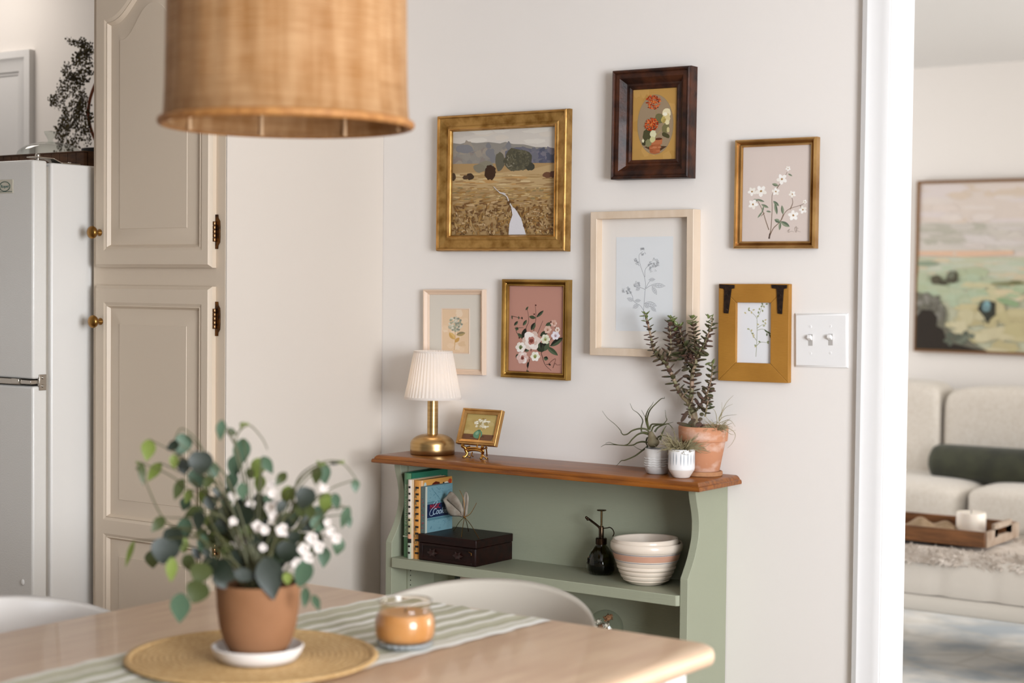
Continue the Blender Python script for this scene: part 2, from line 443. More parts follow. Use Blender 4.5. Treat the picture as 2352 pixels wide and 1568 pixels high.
# ================================================================== REFRIGERATOR
FRM = M('white_fridge_enamel', '#e3dfd8', .28, bump=.25, bscale=260, spec=.5)
FRS = M('white_fridge_side', '#e9e5df', .3, spec=.5)
GASK = M('fridge_gasket', '#a89f92', .6)
STEEL = M('brushed_steel', '#b9b2a8', .22, 1)
FX = -3.375; FT = 1.645; FL = FX-.74; YB = 2.747; YDf = 2.69; YDb = 2.735
fcx = (FX+FL)/2
root = thing('refrigerator', 'white top-freezer refrigerator beside the tall pantry cabinet', 'refrigerator', (fcx, YDf, 0))
def fb(x0, x1, y0, y1, z0, z1): return loc(MB().box(x0, x1, y0, y1, z0, z1), fcx, YDf)
fb(FL, FX, YB, 3.42, .03, FT).build('body', FRS, root, bevel=.006, bseg=3)
fb(FL+.01, FX-.012, YDb, YB, .1, FT-.01).build('gasket', GASK, root)
zs = onX(95, 878, FX).z
fz = fb(FL, FX, YDf, YDb, zs+.009, FT+.004).build('freezer_door', FRM, root, bevel=.006, bseg=3)
fd = fb(FL, FX, YDf, YDb, .09, zs-.009).build('fridge_door', FRM, root, bevel=.006, bseg=3)
# top hinge bracket
b = MB(); pts = [(YDf+.02, FT+.014), (YDf+.075, FT+.013), (YDf+.1, FT+.0035), (YDf+.16, FT+.0035)]
for i in range(3):
    (y0, z0), (y1, z1) = pts[i], pts[i+1]
    b.add([(FX-.05, y0, z0), (FX-.012, y0, z0), (FX-.012, y1, z1), (FX-.05, y1, z1), (FX-.05, y0, z0-.003), (FX-.012, y0, z0-.003), (FX-.012, y1, z1-.003), (FX-.05, y1, z1-.003)],
          [(0, 1, 2, 3), (7, 6, 5, 4), (0, 4, 5, 1), (2, 6, 7, 3), (1, 5, 6, 2), (3, 7, 4, 0)])
b.lathe([(.007, 0), (.007, .006), (.004, .009)], 12, (FX-.025, YDf+.035, FT+.013)); b.lathe([(.006, 0), (.005, .004)], 6, (FX-.03, YDf+.14, FT+.003))
b.tube([(FX-.025, YDf+.035, FT-.002), (FX-.025, YDf+.035, FT+.012)], .004)
loc(b, fcx, YDf).build('hinge_bracket', STEEL, root, bevel=.0006)
# middle hinge and chrome rail
b = MB(); b.box(FX-.35, FX-.045, YDf-.006, YDf+.002, zs-.006, zs+.008); b.box(FX-.075, FX-.045, YDf-.008, YDf-.002, zs-.004, zs+.009)
b.box(FX-.045, FX-.004, YDf-.004, YDf+.03, zs-.004, zs+.006); b.box(FX-.004, FX+.003, YDf+.018, YDf+.04, zs-.02, zs+.02)
b.lathe([(.004, 0), (.004, .004)], 10, (FX+.002, YDf+.029, zs-.009), axis=Matrix.Rotation(PI/2, 3, 'Y')); b.lathe([(.004, 0), (.004, .004)], 10, (FX+.002, YDf+.029, zs+.012), axis=Matrix.Rotation(PI/2, 3, 'Y'))
loc(b, fcx, YDf).build('door_rail', STEEL, root, bevel=.001)
# badge
A1 = onY(-26, 414, YDf-.003); A2 = onY(28.5, 443, YDf-.003)
bw = A2.x-A1.x; bz = A1.z-A2.z; bcx = (A1.x+A2.x)/2-fcx; bcz = (A1.z+A2.z)/2
bd = MB().box(bcx-bw/2, bcx+bw/2, -.002, 0, bcz-bz/2, bcz+bz/2).build('badge', M('badge_plate', '#cfc7b4', .35), fz, bevel=.0006)
pc = onY(10.5, 428, YDf-.003); ex = pc.x-fcx; ez = pc.z
b = MB(); ring = [(ex+.0205*math.cos(2*PI*i/32), -.0028, ez+.0118*math.sin(2*PI*i/32)) for i in range(32)]
b.tube(ring, .0009, 6, close=True); b.box(bcx-bw/2+.003, bcx+bw/2-.003, -.0024, -.0018, bcz-bz/2+.003, bcz-bz/2+.0045)
b.build('badge_ring', M('badge_green', '#3f5c4d', .4), bd)
text('lettering', 'Roper', .0112, M('badge_teal', '#2f6660', .4), bd, Matrix.Translation((ex, -.0024, ez)) @ Matrix.Rotation(PI/2, 4, 'X'), xscale=1.12)
pk = onY(53, 1337, YDf)
MB().ball((pk.x-fcx, -.001, pk.z), (.006, .004, .008)).build('door_plug', FRS, fd)

# ================================================================== THINGS ON THE REFRIGERATOR
CRATE = M('rustic_slat_wood', '#5b3a20', .7, col2='#3c2412', nscale=14, stretch=(1, 1, 4), bump=.3)
ty = 2.90; tr = onY(193, 350, ty).x; tz = onY(190, 346, ty).z
root = thing('wooden_tray', 'dark slatted rustic wood tray on top of the refrigerator', 'tray', ((tr-.56+tr)/2, ty, FT+.001))
tw = .56; b = MB(); n = 17; sw = tw/n; zh = tz-FT-.001
for i in range(n): b.box(-tw/2+i*sw+.0012, -tw/2+(i+1)*sw-.0012, 0, .012, 0, zh-.004)
b.box(-tw/2, tw/2, -.001, .014, zh-.0035, zh)
b.build('front_rail', CRATE, root, bevel=.001)
b = MB(); b.box(-tw/2, tw/2, .014, .19, 0, .01); b.build('base', CRATE, root)
b = MB(); b.box(-tw/2, tw/2, .19, .2, 0, zh); b.build('back_rail', CRATE, root)
for s in (-1, 1):
    MB().box(s*tw/2-(.012 if s > 0 else 0), s*tw/2+(.012 if s < 0 else 0), .014, .19, .01, zh).build('side_rail', CRATE, root)
# glass cake dome
dy = 3.0; p = onY(116, 326, dy); dtop = p.z; drr = .09
root = thing('glass_cake_dome', 'clear glass cake dome with faceted knob standing in the wooden tray', 'cake dome', (p.x, dy, FT+.012))
hh = dtop-FT-.012
prof = [(drr, 0), (drr, hh*.45)] + [(drr*math.cos(t), hh*.45+hh*.55*math.sin(t)) for t in [PI/2*i/10 for i in range(1, 10)]] + [(.012, hh)]
b = MB(); b.lathe(prof, 40, cap0=False, cap1=False); b.build('dome', GLASS, root)
MB().lathe([(.008, hh-.003), (.007, hh+.006), (.016, hh+.022), (.018, hh+.028), (.008, hh+.030)], 10).build('knob', GLASS, root, smooth=10)

# fern in a dark basket with a rust coloured hoop handle
c1 = crop(0, 60, 3.92)
fy = 3.275
pot = onY(214, 372, fy)
root = thing('potted_fern', 'feathery dark fern in a black basket with a rust hoop, on top of the refrigerator', 'plant', (pot.x+.06, fy, FT+.001))
ox, oy, oz = root.location
bh = onY(205, 346, fy).z-FT
b = MB(); b.lathe([(.058, .0), (.069, bh*.5), (.073, bh), (.068, bh), (.062, bh*.6)], 30); b.build('basket', M('black_basket', '#0d0805', .8), root)
hc = onY(203, 235, fy); ht = onY(213, 158, fy).z; hz0 = FT+bh*.6
pts = [(hc.x-ox + .085-.085*math.cos(t), .0, (hz0+(ht+.03-hz0)*(.5-.5*math.cos(t*1)) )-oz) for t in [PI*i/20 for i in range(21)]]
R0 = .085
pts = []
for i in range(29):
    t = PI*i/28; pts.append((hc.x-ox+R0-R0*math.sin(t), 0, hz0-oz+(ht+.02-hz0)*(i/28)))
MB().tube(spline(pts, 2), .0045, 8).build('hoop', M('rust_hoop', '#7c3a12', .5), root)
fronds = [[(835,190),(760,165),(700,140),(630,130)], [(835,250),(740,290),(660,340),(580,390),(600,410)], [(835,200),(800,230),(760,215),(735,180)], [(835,330),(760,350),(700,420),(610,490)],
 [(830,400),(740,480),(640,530),(560,590),(490,640),(450,705)], [(800,480),(720,530),(650,590),(560,660),(510,715)], [(770,560),(690,630),(610,730),(560,840),(530,950)], [(745,590),(720,700),(640,850),(560,1020),(530,1100)],
 [(745,590),(720,760),(700,900),(650,1050),(610,1120)], [(760,600),(780,750),(770,900),(790,1050)], [(735,610),(690,740),(640,900),(540,940),(520,1000)], [(740,600),(740,800),(730,950),(700,1070)], [(835,300),(760,240),(720,265),(690,300)], [(700,500),(620,470),(540,520)],
 [(720,690),(600,800),(560,900)], [(760,640),(700,820),(610,930),(600,1060)], [(835,420),(760,420),(700,440),(620,480)], [(800,700),(810,850),(800,980)]]
stm = MB(); lf = MB()
for fr in fronds:
    dpt = fy+random.uniform(-.03, .02)
    pts = spline([onY(*c1(x, y), dpt)-Vector((ox, oy, oz)) for x, y in fr], 8)
    stm.tube(pts, [.0012, .0006], 5)
    for i in range(3, len(pts)):
        for k in range(2):
            q = pts[i]; d = Vector((random.gauss(0, 1), random.gauss(0, .6), random.gauss(0, 1))).normalized()*random.uniform(.004, .017)
            e = q+d; stm.tube([q, e], .0004, 3, caps=False)
            for m in range(2):
                a = Vector((random.gauss(0, 1), random.gauss(0, .5), random.gauss(0, 1))).normalized()
                e2 = e+Vector((random.uniform(-.006, .006), random.uniform(-.005, .005), random.uniform(-.006, .006)))
                lf.leaf(e2, e2+a*random.uniform(.006, .008), (random.uniform(-.5, .5), -1, random.uniform(-.5, .5)), .0072, shape='round', n=3, curl=0)
FERN = M('fern_leaf', '#2f260a', .7, col2='#4b3f12', spec=.2, nscale=40)
stm.build('stems', M('fern_stem', '#241509', .6), root)
lf.build('foliage', FERN, root)
MB().tube([(-.02, 0, bh), (-.02, 0, .25)], .003).build('main_stem', M('fern_stem', '#241509'), root)
# ================================================================== PICTURES ON THE WALL
GOLD = M('antique_gold_leaf', '#b48c4e', .42, .65, col2='#80591f', nscale=38, stretch=(1, 1, 1), ramp=(.4, .7), detail=10, bump=.15, bscale=120)
GOLDB = M('bright_gold_edge', '#c79a5e', .33, .8, col2='#a97a38', nscale=30)
DARKW = M('dark_walnut_frame_wood', '#4f2812', .5, col2='#1f0b05', nscale=9, stretch=(3, 3, 3), coat=.05, spec=.35, bump=.4, bscale=50)
PALEW = M('pale_birch_frame_wood', '#e0cdb8', .5, col2='#d5bfa6', nscale=5, stretch=(6, 1, 1))
MATB = M('off_white_mat_board', '#e9e3dc', .8)
PINKW = M('blush_painted_frame', '#e3c9b2', .45)
OCHRE = M('ochre_barnwood', '#9c6a1f', .6, col2='#b07c2e', nscale=7, stretch=(1, 1, 1), bump=.35, bscale=30, bstretch=(3, 1, 18))
IRON = M('hammered_black_iron', '#231813', .55, .6, col2='#3a2a20', nscale=120, bump=.6, bscale=160)

# --- landscape in a wide gilt frame
t = .026
root, w, h = hang('framed_landscape', 'wide antique-gold framed landscape of a field path, largest picture on the wall', 'picture', (1001, 266), (1301, 248), (1001, 577), (1298, 577), t, 'pictures on the gallery wall')
iw, ih = inner((1037, 301), (1274, 290), (1037, 538), (1273, 538), t-.006); ins = ((w-iw)+(h-ih))/4
frame_mesh(w, h, [(0, 0), (0, .012), (.0015, t-.003), (.004, t), (.0075, t), (.009, t-.004), (ins-.014, t-.009), (ins-.011, t-.007), (ins-.006, t-.006), (ins-.001, t-.011), (ins, t-.016), (ins, .006)]).build('frame', GOLD, root, smooth=20)
b = MB()
frame_mesh(w-.006, h-.006, [(0, t-.002), (.001, t+.0012), (.003, t+.0012), (.004, t-.002)], mb=b); frame_mesh(iw+.015, ih+.015, [(0, t-.009), (.001, t-.0045), (.003, t-.0045), (.005, t-.009)], mb=b)
b.build('gilt_beading', GOLDB, root)
c = crop(980, 130, 3.337)
A = Art(iw, ih, c(190, 570), c(980, 535), c(190, 1362), c(978, 1362), y=-.009, eps=.000003)
def cp(*p): return [c(*q) for q in p]
A.bg('#cdc6bd')
for i in range(14): A.blob(*c(random.uniform(200, 970), random.uniform(545, 660)), random.uniform(15, 34), 6, random.choice(['#d6d0c6', '#c6bfb6', '#d2c9bd']), -3, .2)
A.lay()
A.poly(cp((185, 655), (250, 662), (300, 648), (380, 655), (470, 648), (560, 660), (600, 648), (660, 665), (740, 668), (830, 690), (900, 690), (985, 700), (985, 900), (185, 900)), '#8d8880'); A.lay()
for i in range(40): A.blob(*c(random.uniform(195, 640), random.uniform(672, 870)), random.uniform(5, 16), random.uniform(4, 12), random.choice(['#85817d', '#918b82', '#9a9083', '#7b7a7d', '#8a8079']), random.uniform(-60, 60), .25)
A.lay()
A.poly(cp((600, 720), (680, 690), (740, 690), (830, 712), (860, 695), (900, 705), (985, 700), (985, 812), (800, 815), (600, 860)), '#646470'); A.lay()
for i in range(26): A.blob(*c(random.uniform(740, 985), random.uniform(712, 806)), random.uniform(4, 12), random.uniform(4, 9), random.choice(['#57586a', '#6c6b74', '#4f5262', '#74707a']), random.uniform(-60, 60), .25)
A.lay()
A.poly(cp((185, 815), (980, 812), (985, 1370), (185, 1370)), '#a98a5e'); A.lay()
A.poly(cp((185, 885), (430, 880), (540, 885), (800, 860), (985, 815), (985, 1000), (185, 1000)), '#b79b6f'); A.lay()
for i in range(60): A.blob(*c(random.uniform(200, 980), random.uniform(895, 985)), random.uniform(8, 26), random.uniform(1, 2.6), random.choice(['#c3a878', '#a88a5c', '#cfb88c', '#9c7c52', '#b8905a']), random.uniform(-4, 3), .3)
for cx_, cy_, rx, ry, co in ((450, 835, 19, 13, '#857f6d'), (560, 800, 11, 22, '#5f5b4c'), (680, 785, 24, 28, '#55513f'), (735, 790, 20, 24, '#4d4a3c'), (790, 840, 10, 9, '#3f3d31'), (640, 800, 10, 16, '#857f6d'), (280, 700, 22, 10, '#7e7d80'), (400, 850, 14, 10, '#7f7866')):
    A.blob(*c(cx_, cy_), rx, ry, co, 0, .12, 16)
A.lay()
for i in range(150):
    t_, r_ = random.uniform(0, 2*PI), math.sqrt(random.random())
    A.blob(*c(692+95*r_*math.cos(t_), 790+82*r_*math.sin(t_)), random.uniform(1.5, 4), random.uniform(1.5, 4.5), random.choice(['#5a5642', '#4a4738', '#645f4b', '#524e3c']), 0, .3)
[A.blob(*c(486+36*math.cos(_*.55)*(.6+.4*random.random()), 880+52*math.sin(_*.55)*(.6+.4*random.random())), random.uniform(2.5, 4.5), random.uniform(2.5, 5), random.choice(['#3a2413', '#452c18', '#2e1c0f'])) for _ in range(34)]; A.blob(*c(486, 884), 12, 17, '#3a2413', 0, .14, 16); A.blob(*c(330, 912), 9, 8, '#3b2a1a'); A.blob(*c(295, 920), 7, 5, '#4a3522'); A.blob(*c(925, 905), 12, 7, '#6a4630'); A.blob(*c(965, 900), 8, 8, '#59392a'); A.blob(*c(200, 915), 5, 9, '#4b3826')
A.lay()
for i in range(620):
    x, y = random.uniform(200, 975), 1000+355*(i/620); k = (y-1000)/355
    A.blob(*c(x, y), random.uniform(3, 12)*(1-.45*k), random.uniform(.7, 1.8)*(1+.6*k), random.choice(['#a5814a', '#8b6636', '#b89763', '#76522b', '#9a7440', '#c2a47a', '#6b4a28'] if k > .25 else ['#b6955e', '#a9854d', '#c4a878', '#9a7440', '#8c7a52']), random.uniform(-10, 6) if k < .4 else random.uniform(-30, 20) if random.random() < .5 else random.uniform(60, 115), .35, 8)
A.lay()
for i in range(230):
    x, y = random.uniform(200, 975), random.uniform(1170, 1358)
    A.blob(*c(x, y), random.uniform(1, 4.2), random.uniform(.7, 1.9), random.choice(['#5f4325', '#7c5a30', '#bfa27a', '#8d6b3c', '#6a4a28', '#a98557', '#9a7748']), random.uniform(50, 125), .35, 7)
A.lay()
A.poly(cp((655, 1140), (690, 1165), (735, 1240), (772, 1362), (640, 1362), (645, 1280), (668, 1210)), '#d9d6da'); A.line(cp((520, 990), (560, 1030), (620, 1065), (640, 1110), (670, 1160)), 1.4, '#cfc8c4', 3.2)
for p_ in ((600, 1045), (575, 1040)): A.blob(*c(*p_), 5, 1.6, '#cfc8c4', 20)
for p_ in ((640, 1115), (700, 1160), (760, 1290)): A.blob(*c(*p_), 3, 5, '#5b3e20', 20)
A.build('canvas', CANVAS, root)

# --- dark walnut frame with potted flowers
t = .036
root, w, h = hang('framed_potted_flower', 'dark walnut framed picture of orange flowers in a clay pot, topmost on the wall', 'picture', (1404.3, 162.6), (1583.5, 149.5), (1401.6, 412), (1582, 408), t, 'pictures on the gallery wall')
iw, ih = inner((1445, 205.5), (1548, 201), (1444.7, 364.7), (1546, 362), t-.02); ins = ((w-iw)+(h-ih))/4
frame_mesh(w, h, [(0, 0), (0, t-.006), (.0015, t-.002), (.0045, t), (.0075, t-.002), (.0085, t-.005), (.012, t-.004), (.02, t-.005), (ins-.014, t-.019), (ins-.01, t-.02), (ins-.006, t-.018), (ins-.001, t-.021), (ins, t-.026)]).build('frame', DARKW, root, smooth=20)
c = crop(1340, 130, 4.9)
A = Art(iw+.002, ih+.002, c(515, 370), c(1020, 348), c(513, 1150), c(1010, 1138), y=-(t-.025))
A.bg('#b98f4d')
for i in range(20): A.blob(*c(random.uniform(520, 1010), random.uniform(370, 1130)), 10, 14, random.choice(['#b28846', '#c09655', '#b58c4c']), 0, .2)
A.lay(); A.blob(*c(772, 755), 200/4.9, 335/4.9, '#94805f', 0, 0, 40); A.lay(); A.blob(*c(772, 755), 194/4.9, 328/4.9, '#9a856a', 0, 0, 40); A.lay()
A.poly(cp((650, 1000), (720, 1040), (830, 1050), (905, 998), (800, 990)), '#4d3520'); A.lay()
A.line(cp((775, 560), (778, 680), (770, 760)), .8, '#8e8450'); A.line(cp((840, 820), (800, 860), (780, 890)), 1.2, '#a8995a'); A.lay()
A.poly(cp((722, 925), (855, 910), (850, 975), (835, 975), (828, 1070), (770, 1084), (722, 1072), (703, 985), (718, 975)), '#a8603a'); A.lay()
A.poly(cp((722, 930), (852, 925), (850, 972), (720, 978)), '#b56d45'); A.blob(*c(812, 915), 8, 2.6, '#5b2d17', -4, 0)
for i in range(8): A.blob(*c(random.uniform(715, 830), random.uniform(990, 1070)), 5, 1.5, random.choice(['#b87048', '#9c5530', '#c07e58']), 0, .2)
A.lay()
for (cx_, cy_, rx, ry, ro, co) in ((820, 685, 9, 13, -30, '#6d6844'), (860, 620, 0, 0, 0, '#fff'), (885, 800, 8, 12, 20, '#77704a'), (890, 875, 10, 5, 30, '#4a4528'), (690, 870, 11, 15, 10, '#4b482c'), (655, 960, 6, 6, 0, '#3d3a22'), (700, 960, 7, 9, 0, '#83805a')):
    if rx: A.blob(*c(cx_, cy_), rx, ry, co, ro, .12)
A.lay()
A.blob(*c(893, 625), 10, 10, '#e6d9b2'); A.blob(*c(893, 690), 9, 12, '#d8c48e'); A.blob(*c(905, 730), 5, 6, '#e0d4a8'); A.blob(*c(750, 860), 7, 9, '#d9d5ae'); A.blob(*c(745, 920), 6, 7, '#c9c590'); A.blob(*c(640, 935), 2.5, 4, '#dcd8b6'); A.blob(*c(915, 815), 3, 6, '#cfc08a'); A.blob(*c(860, 700), 5, 7, '#b9a65e')
A.lay()
A.blob(*c(880, 640), 5, 4, '#f1ebd2'); A.blob(*c(870, 715), 3, 6, '#a89250', 30)
for fx, fy_, rr in ((748, 505, 17), (735, 755, 15.5)):
    A.lay()
    for i in range(170):
        a = random.uniform(0, 2*PI); d = math.sqrt(random.random())*rr
        x, y = c(fx, fy_); A.blob(x+d*math.cos(a), y+d*math.sin(a)*.95, 1.8, 1.1, random.choice(['#c24a1c', '#a93a12', '#d8632c', '#7e2408', '#e07a44']), random.uniform(0, 180), .35, 7)
    A.lay()
    for i in range(16):
        a = random.uniform(0, 2*PI); d = random.random()*5
        x, y = c(fx, fy_); A.blob(x+d*math.cos(a), y+d*math.sin(a), 1.8, 1, random.choice(['#e0945a', '#d47a3c', '#b9571f']), math.degrees(a), .3, 7)
A.build('picture_panel', GLOSS, root)

# --- gold frame, white blossoms
t = .021
root, w, h = hang('framed_white_blossoms', 'slim gold framed print of white blossom branches, rightmost upper picture', 'picture', (1685.5, 321.5), (1873.5, 313.4), (1684.8, 571), (1871.6, 570), t, 'pictures on the gallery wall')
iw, ih = inner((1702, 338.6), (1857, 331.6), (1701.5, 554.6), (1856, 554), t-.008); ins = ((w-iw)+(h-ih))/4
def slim(w, h, t, ins, root):
    frame_mesh(w, h, [(0, 0), (0, t-.004), (.0015, t-.001), (.004, t), (.0065, t-.001), (.0075, t-.004), (ins-.006, t-.009), (ins-.0045, t-.006), (ins-.002, t-.006), (ins-.0005, t-.009), (ins, t-.013)]).build('frame', GOLD2, root, smooth=25)
GOLD2 = M('slim_gold_frame', '#cfa468', .3, .85, col2='#9a6c34', nscale=16, ramp=(.35, .75), bump=.1, bscale=150)
slim(w, h, t, ins, root)
c = crop(1640, 290, 2.5694)
A = Art(iw+.001, ih+.001, c(160, 125), c(558, 107), c(158, 680), c(555, 678), y=-(t-.0125))
A.bg('#d8c9c0')
G1, G2, BR_ = '#6e7863', '#8c957c', '#7a6450'
for pts in ([(320, 660), (330, 600), (335, 500), (333, 410), (345, 390)], [(320, 655), (345, 600), (385, 560), (410, 510), (440, 485), (500, 465), (530, 450)], [(318, 610), (300, 560), (280, 500), (255, 450), (240, 430)], [(440, 490), (455, 450), (448, 415)], [(345, 390), (375, 345), (395, 320), (420, 270)], [(385, 560), (400, 520), (398, 480)], [(500, 465), (505, 490)], [(290, 510), (270, 530)]):
    A.line(cp(*pts), 2.1, BR_, .9)
A.line(cp((320, 662), (325, 630)), 4, '#54423a', 3)
A.lay()
for a_ in ((400, 520, 392, 465, 7), (385, 565, 350, 548, 9), (385, 560, 440, 592, 10), (385, 562, 380, 612, 6), (340, 440, 375, 470, 7), (350, 450, 365, 520, 7), (370, 350, 332, 340, 7), (270, 460, 315, 480, 6), (250, 440, 225, 430, 5), (280, 500, 250, 540, 4), (300, 500, 330, 505, 4), (425, 280, 450, 294, 4), (285, 470, 275, 510, 4), (240, 430, 290, 445, 5)):
    A.leaf(*c(a_[0], a_[1]), *c(a_[2], a_[3]), a_[4], random.choice([G1, '#5f6d5a']), G2)
A.lay()
for x, y, r in ((268, 382, 13), (215, 385, 10), (222, 460, 11), (390, 312, 12), (355, 385, 9), (460, 525, 12), (515, 492, 9), (452, 400, 8), (525, 445, 5), (425, 250, 6)):
    A.flower(*c(x, y), r, ['#f4f0ea', '#efe9df', '#f7f4ef'], '#a98350', 5, .7, random.uniform(0, 1))
for i, pts in enumerate(([(425, 620), (440, 605), (432, 625), (450, 618), (465, 622)], [(470, 600), (480, 590), (478, 625), (470, 600), (490, 600), (480, 612), (503, 622)])): A.line(cp(*pts), .6, '#a29386')
A.build('print', PRINT, root)

# --- rose frame
t = .022
root, w, h = hang('framed_rose_bouquet', 'small gold framed bouquet print on a dusty rose ground, above the mini easel', 'picture', (1149.4, 641), (1302.8, 642), (1151, 865.8), (1301.3, 874.6), t, 'pictures on the gallery wall')
iw, ih = inner((1165, 658), (1290, 659), (1165, 852), (1289.6, 858), t-.008); ins = ((w-iw)+(h-ih))/4
GOLD3 = M('ornate_gold_frame', '#bb9550', .32, .85, col2='#7c5822', nscale=12, ramp=(.35, .75), bump=.1, bscale=150)
G_ = GOLD2; GOLD2 = GOLD3; slim(w, h, t, ins, root); GOLD2 = G_
c = crop(920, 620, 3.409)
A = Art(iw+.001, ih+.001, c(835, 130), c(1262, 133), c(835, 792), c(1260, 812), y=-(t-.0125))
A.bg('#bc8a7a')
for pts in ([(1010, 640), (1030, 480), (1045, 380), (1040, 290)], [(1010, 560), (970, 470), (990, 400), (975, 300)], [(960, 560), (900, 500), (885, 450)], [(1020, 600), (1100, 400)], [(1090, 640), (1150, 560), (1200, 500), (1180, 400)], [(1090, 650), (1150, 600), (1255, 540)], [(1090, 650), (1120, 740), (1170, 790)], [(1000, 700), (990, 760), (975, 800)], [(1130, 740), (1160, 745)], [(855, 365), (900, 375), (940, 385)], [(1000, 690), (900, 690)], [(880, 460), (950, 455)]):
    A.line(cp(*pts), 1.5, '#3b2a20', .7)
A.lay()
for a_ in ((1045, 380, 992, 368, 8), (1050, 375, 1105, 320, 7), (1010, 475, 1040, 415, 10), (945, 440, 975, 395, 7), (875, 440, 905, 405, 6), (885, 460, 910, 470, 8), (940, 540, 965, 460, 10), (905, 500, 940, 535, 8), (1160, 600, 1255, 532, 13), (1120, 450, 1170, 415, 11), (1080, 520, 1140, 485, 12), (1130, 600, 1220, 672, 11), (1080, 640, 1150, 560, 20), (1060, 590, 1110, 640, 18), (1110, 690, 1145, 700, 10), (900, 700, 905, 660, 7), (960, 640, 1000, 620, 8), (1075, 560, 1085, 620, 10), (985, 770, 990, 720, 5), (965, 320, 985, 290, 4), (855, 360, 860, 392, 3), (910, 365, 912, 392, 3), (935, 370, 940, 392, 3), (975, 790, 1000, 800, 3), (1150, 735, 1165, 750, 4)):
    A.leaf(*c(a_[0], a_[1]), *c(a_[2], a_[3]), a_[4], random.choice(['#232a1d', '#2f3826', '#3d4a33', '#1c1c14']), random.choice([None, '#55634a', '#4a5740']))
A.lay()
def rose(x, y, r, pal, cen):
    for k in range(3):
        for i in range(6): a = i*PI/3+k*.5; rr = r*(1-.28*k); xx, yy = c(x, y); A.blob(xx+math.cos(a)*rr*.5, yy+math.sin(a)*rr*.55, rr*.5, rr*.45, random.choice(pal), math.degrees(a), .12, 10)
        A.lay()
    A.blob(*c(x, y), r*.34, r*.4, cen[0], 0, .2); A.lay(); A.blob(*c(x, y+4), r*.18, r*.22, cen[1], 0, .3)
rose(1013, 555, 22, ['#efe4dc', '#f4ece6', '#e4d2c8', '#d9bfb2'], ('#b5766a', '#7d4137'))
rose(930, 608, 12, ['#f3ede6', '#ece3d8'], ('#7f8a5c', '#52592f')); rose(945, 690, 14, ['#e6cfc7', '#dcbdb4', '#f0e4de'], ('#b07468', '#6f3a30'))
rose(1122, 545, 11, ['#e7e6d2', '#d9dbc0'], ('#b6b98c', '#83883f')); rose(1045, 680, 11, ['#eceada', '#f6f3ea'], ('#a5ab6c', '#767c40'))
rose(1200, 515, 10, ['#efe9ee', '#e5dfe8'], ('#cdbcc0', '#a08088')); rose(1140, 470, 9, ['#e3c9ba', '#d9b6a5'], ('#c79b86', '#a8735c')); rose(1185, 420, 8, ['#e2c6b9', '#d3aa9a'], ('#c99b86', '#a8735c')); rose(1215, 470, 6, ['#e8d6ca'], ('#c79b86', '#a8735c'))
for x, y in ((1045, 280), (1035, 350), (1165, 410), (920, 535)): A.blob(*c(x, y), 1.6, 1.8, '#4a2018')
A.line(cp((1150, 740), (1180, 710), (1205, 700), (1185, 770), (1200, 730), (1215, 745), (1243, 742)), .7, '#6a3d35')
A.build('print', PRINT, root)

# --- small blush frame with hydrangea
t = .017
root, w, h = hang('framed_hydrangea', 'small blush framed botanical print of a hydrangea, behind the lamp shade', 'picture', (971.3, 664), (1109.5, 665), (971, 857), (1108, 861), t, 'pictures on the gallery wall')
iw, ih = inner((985, 675), (1102, 678.7), (985, 845), (1101, 848), t-.01); ins = ((w-iw)+(h-ih))/4
frame_mesh(w, h, [(0, 0), (0, t-.002), (.001, t), (.0035, t), (.004, t-.002), (ins-.004, t-.008), (ins-.002, t-.008), (ins, t-.012), (ins, .003)]).build('frame', PINKW, root, smooth=25)
b = MB(); b.box(-iw/2, iw/2, -.006, -.004, -ih/2, ih/2); b.build('mat', M('cream_mat', '#d9d2c6', .8), root)
c = crop(920, 620, 3.409)
pw, ph = inner((1016, 711), (1077, 711), (1016, 810), (1077, 810), .006); p0 = onY((1016+1077)/2, 760, W-.006)
A = Art(pw, ph, c(328, 308), c(538, 308), c(328, 650), c(538, 650), y=-.0065)
A.bg('#e2c5a4')
for i in range(16): A.blob(*c(random.uniform(345, 520), random.uniform(320, 640)), 8, 6, random.choice(['#e6cbac', '#dcbd98', '#e8d2b8']), 0, .3)
A.lay(); A.line(cp((432, 480), (430, 560), (425, 630)), 1.2, '#c69a5c'); A.leaf(*c(440, 510), *c(512, 492), 10, '#8d8060', '#b09a6a'); A.leaf(*c(428, 545), *c(385, 490), 12, '#c9a25e', '#d8b676'); A.leaf(*c(430, 570), *c(465, 530), 8, '#c79c58'); A.lay()
for i in range(70):
    a = random.uniform(0, 2*PI); d = math.sqrt(random.random()); A.blob(*c(432+52*d*math.cos(a), 425+58*d*math.sin(a)), 3, 2.4, random.choice(['#c9c3b0', '#b4b19c', '#d9d3c2', '#a3a68f', '#8d9183']), random.uniform(0, 180), .3, 7)
ar = A.build('print', PRINT, root); lp = p0-Vector(root.location); ar.location = (lp.x, 0, lp.z)
b = MB(); frame_mesh(pw+.006, ph+.006, [(0, .006), (.0005, .0068), (.002, .0068), (.003, .006)], lp.x, lp.z, b); b.build('mat_bevel', M('mat_bevel_pink', '#e4cdb9', .7), root)

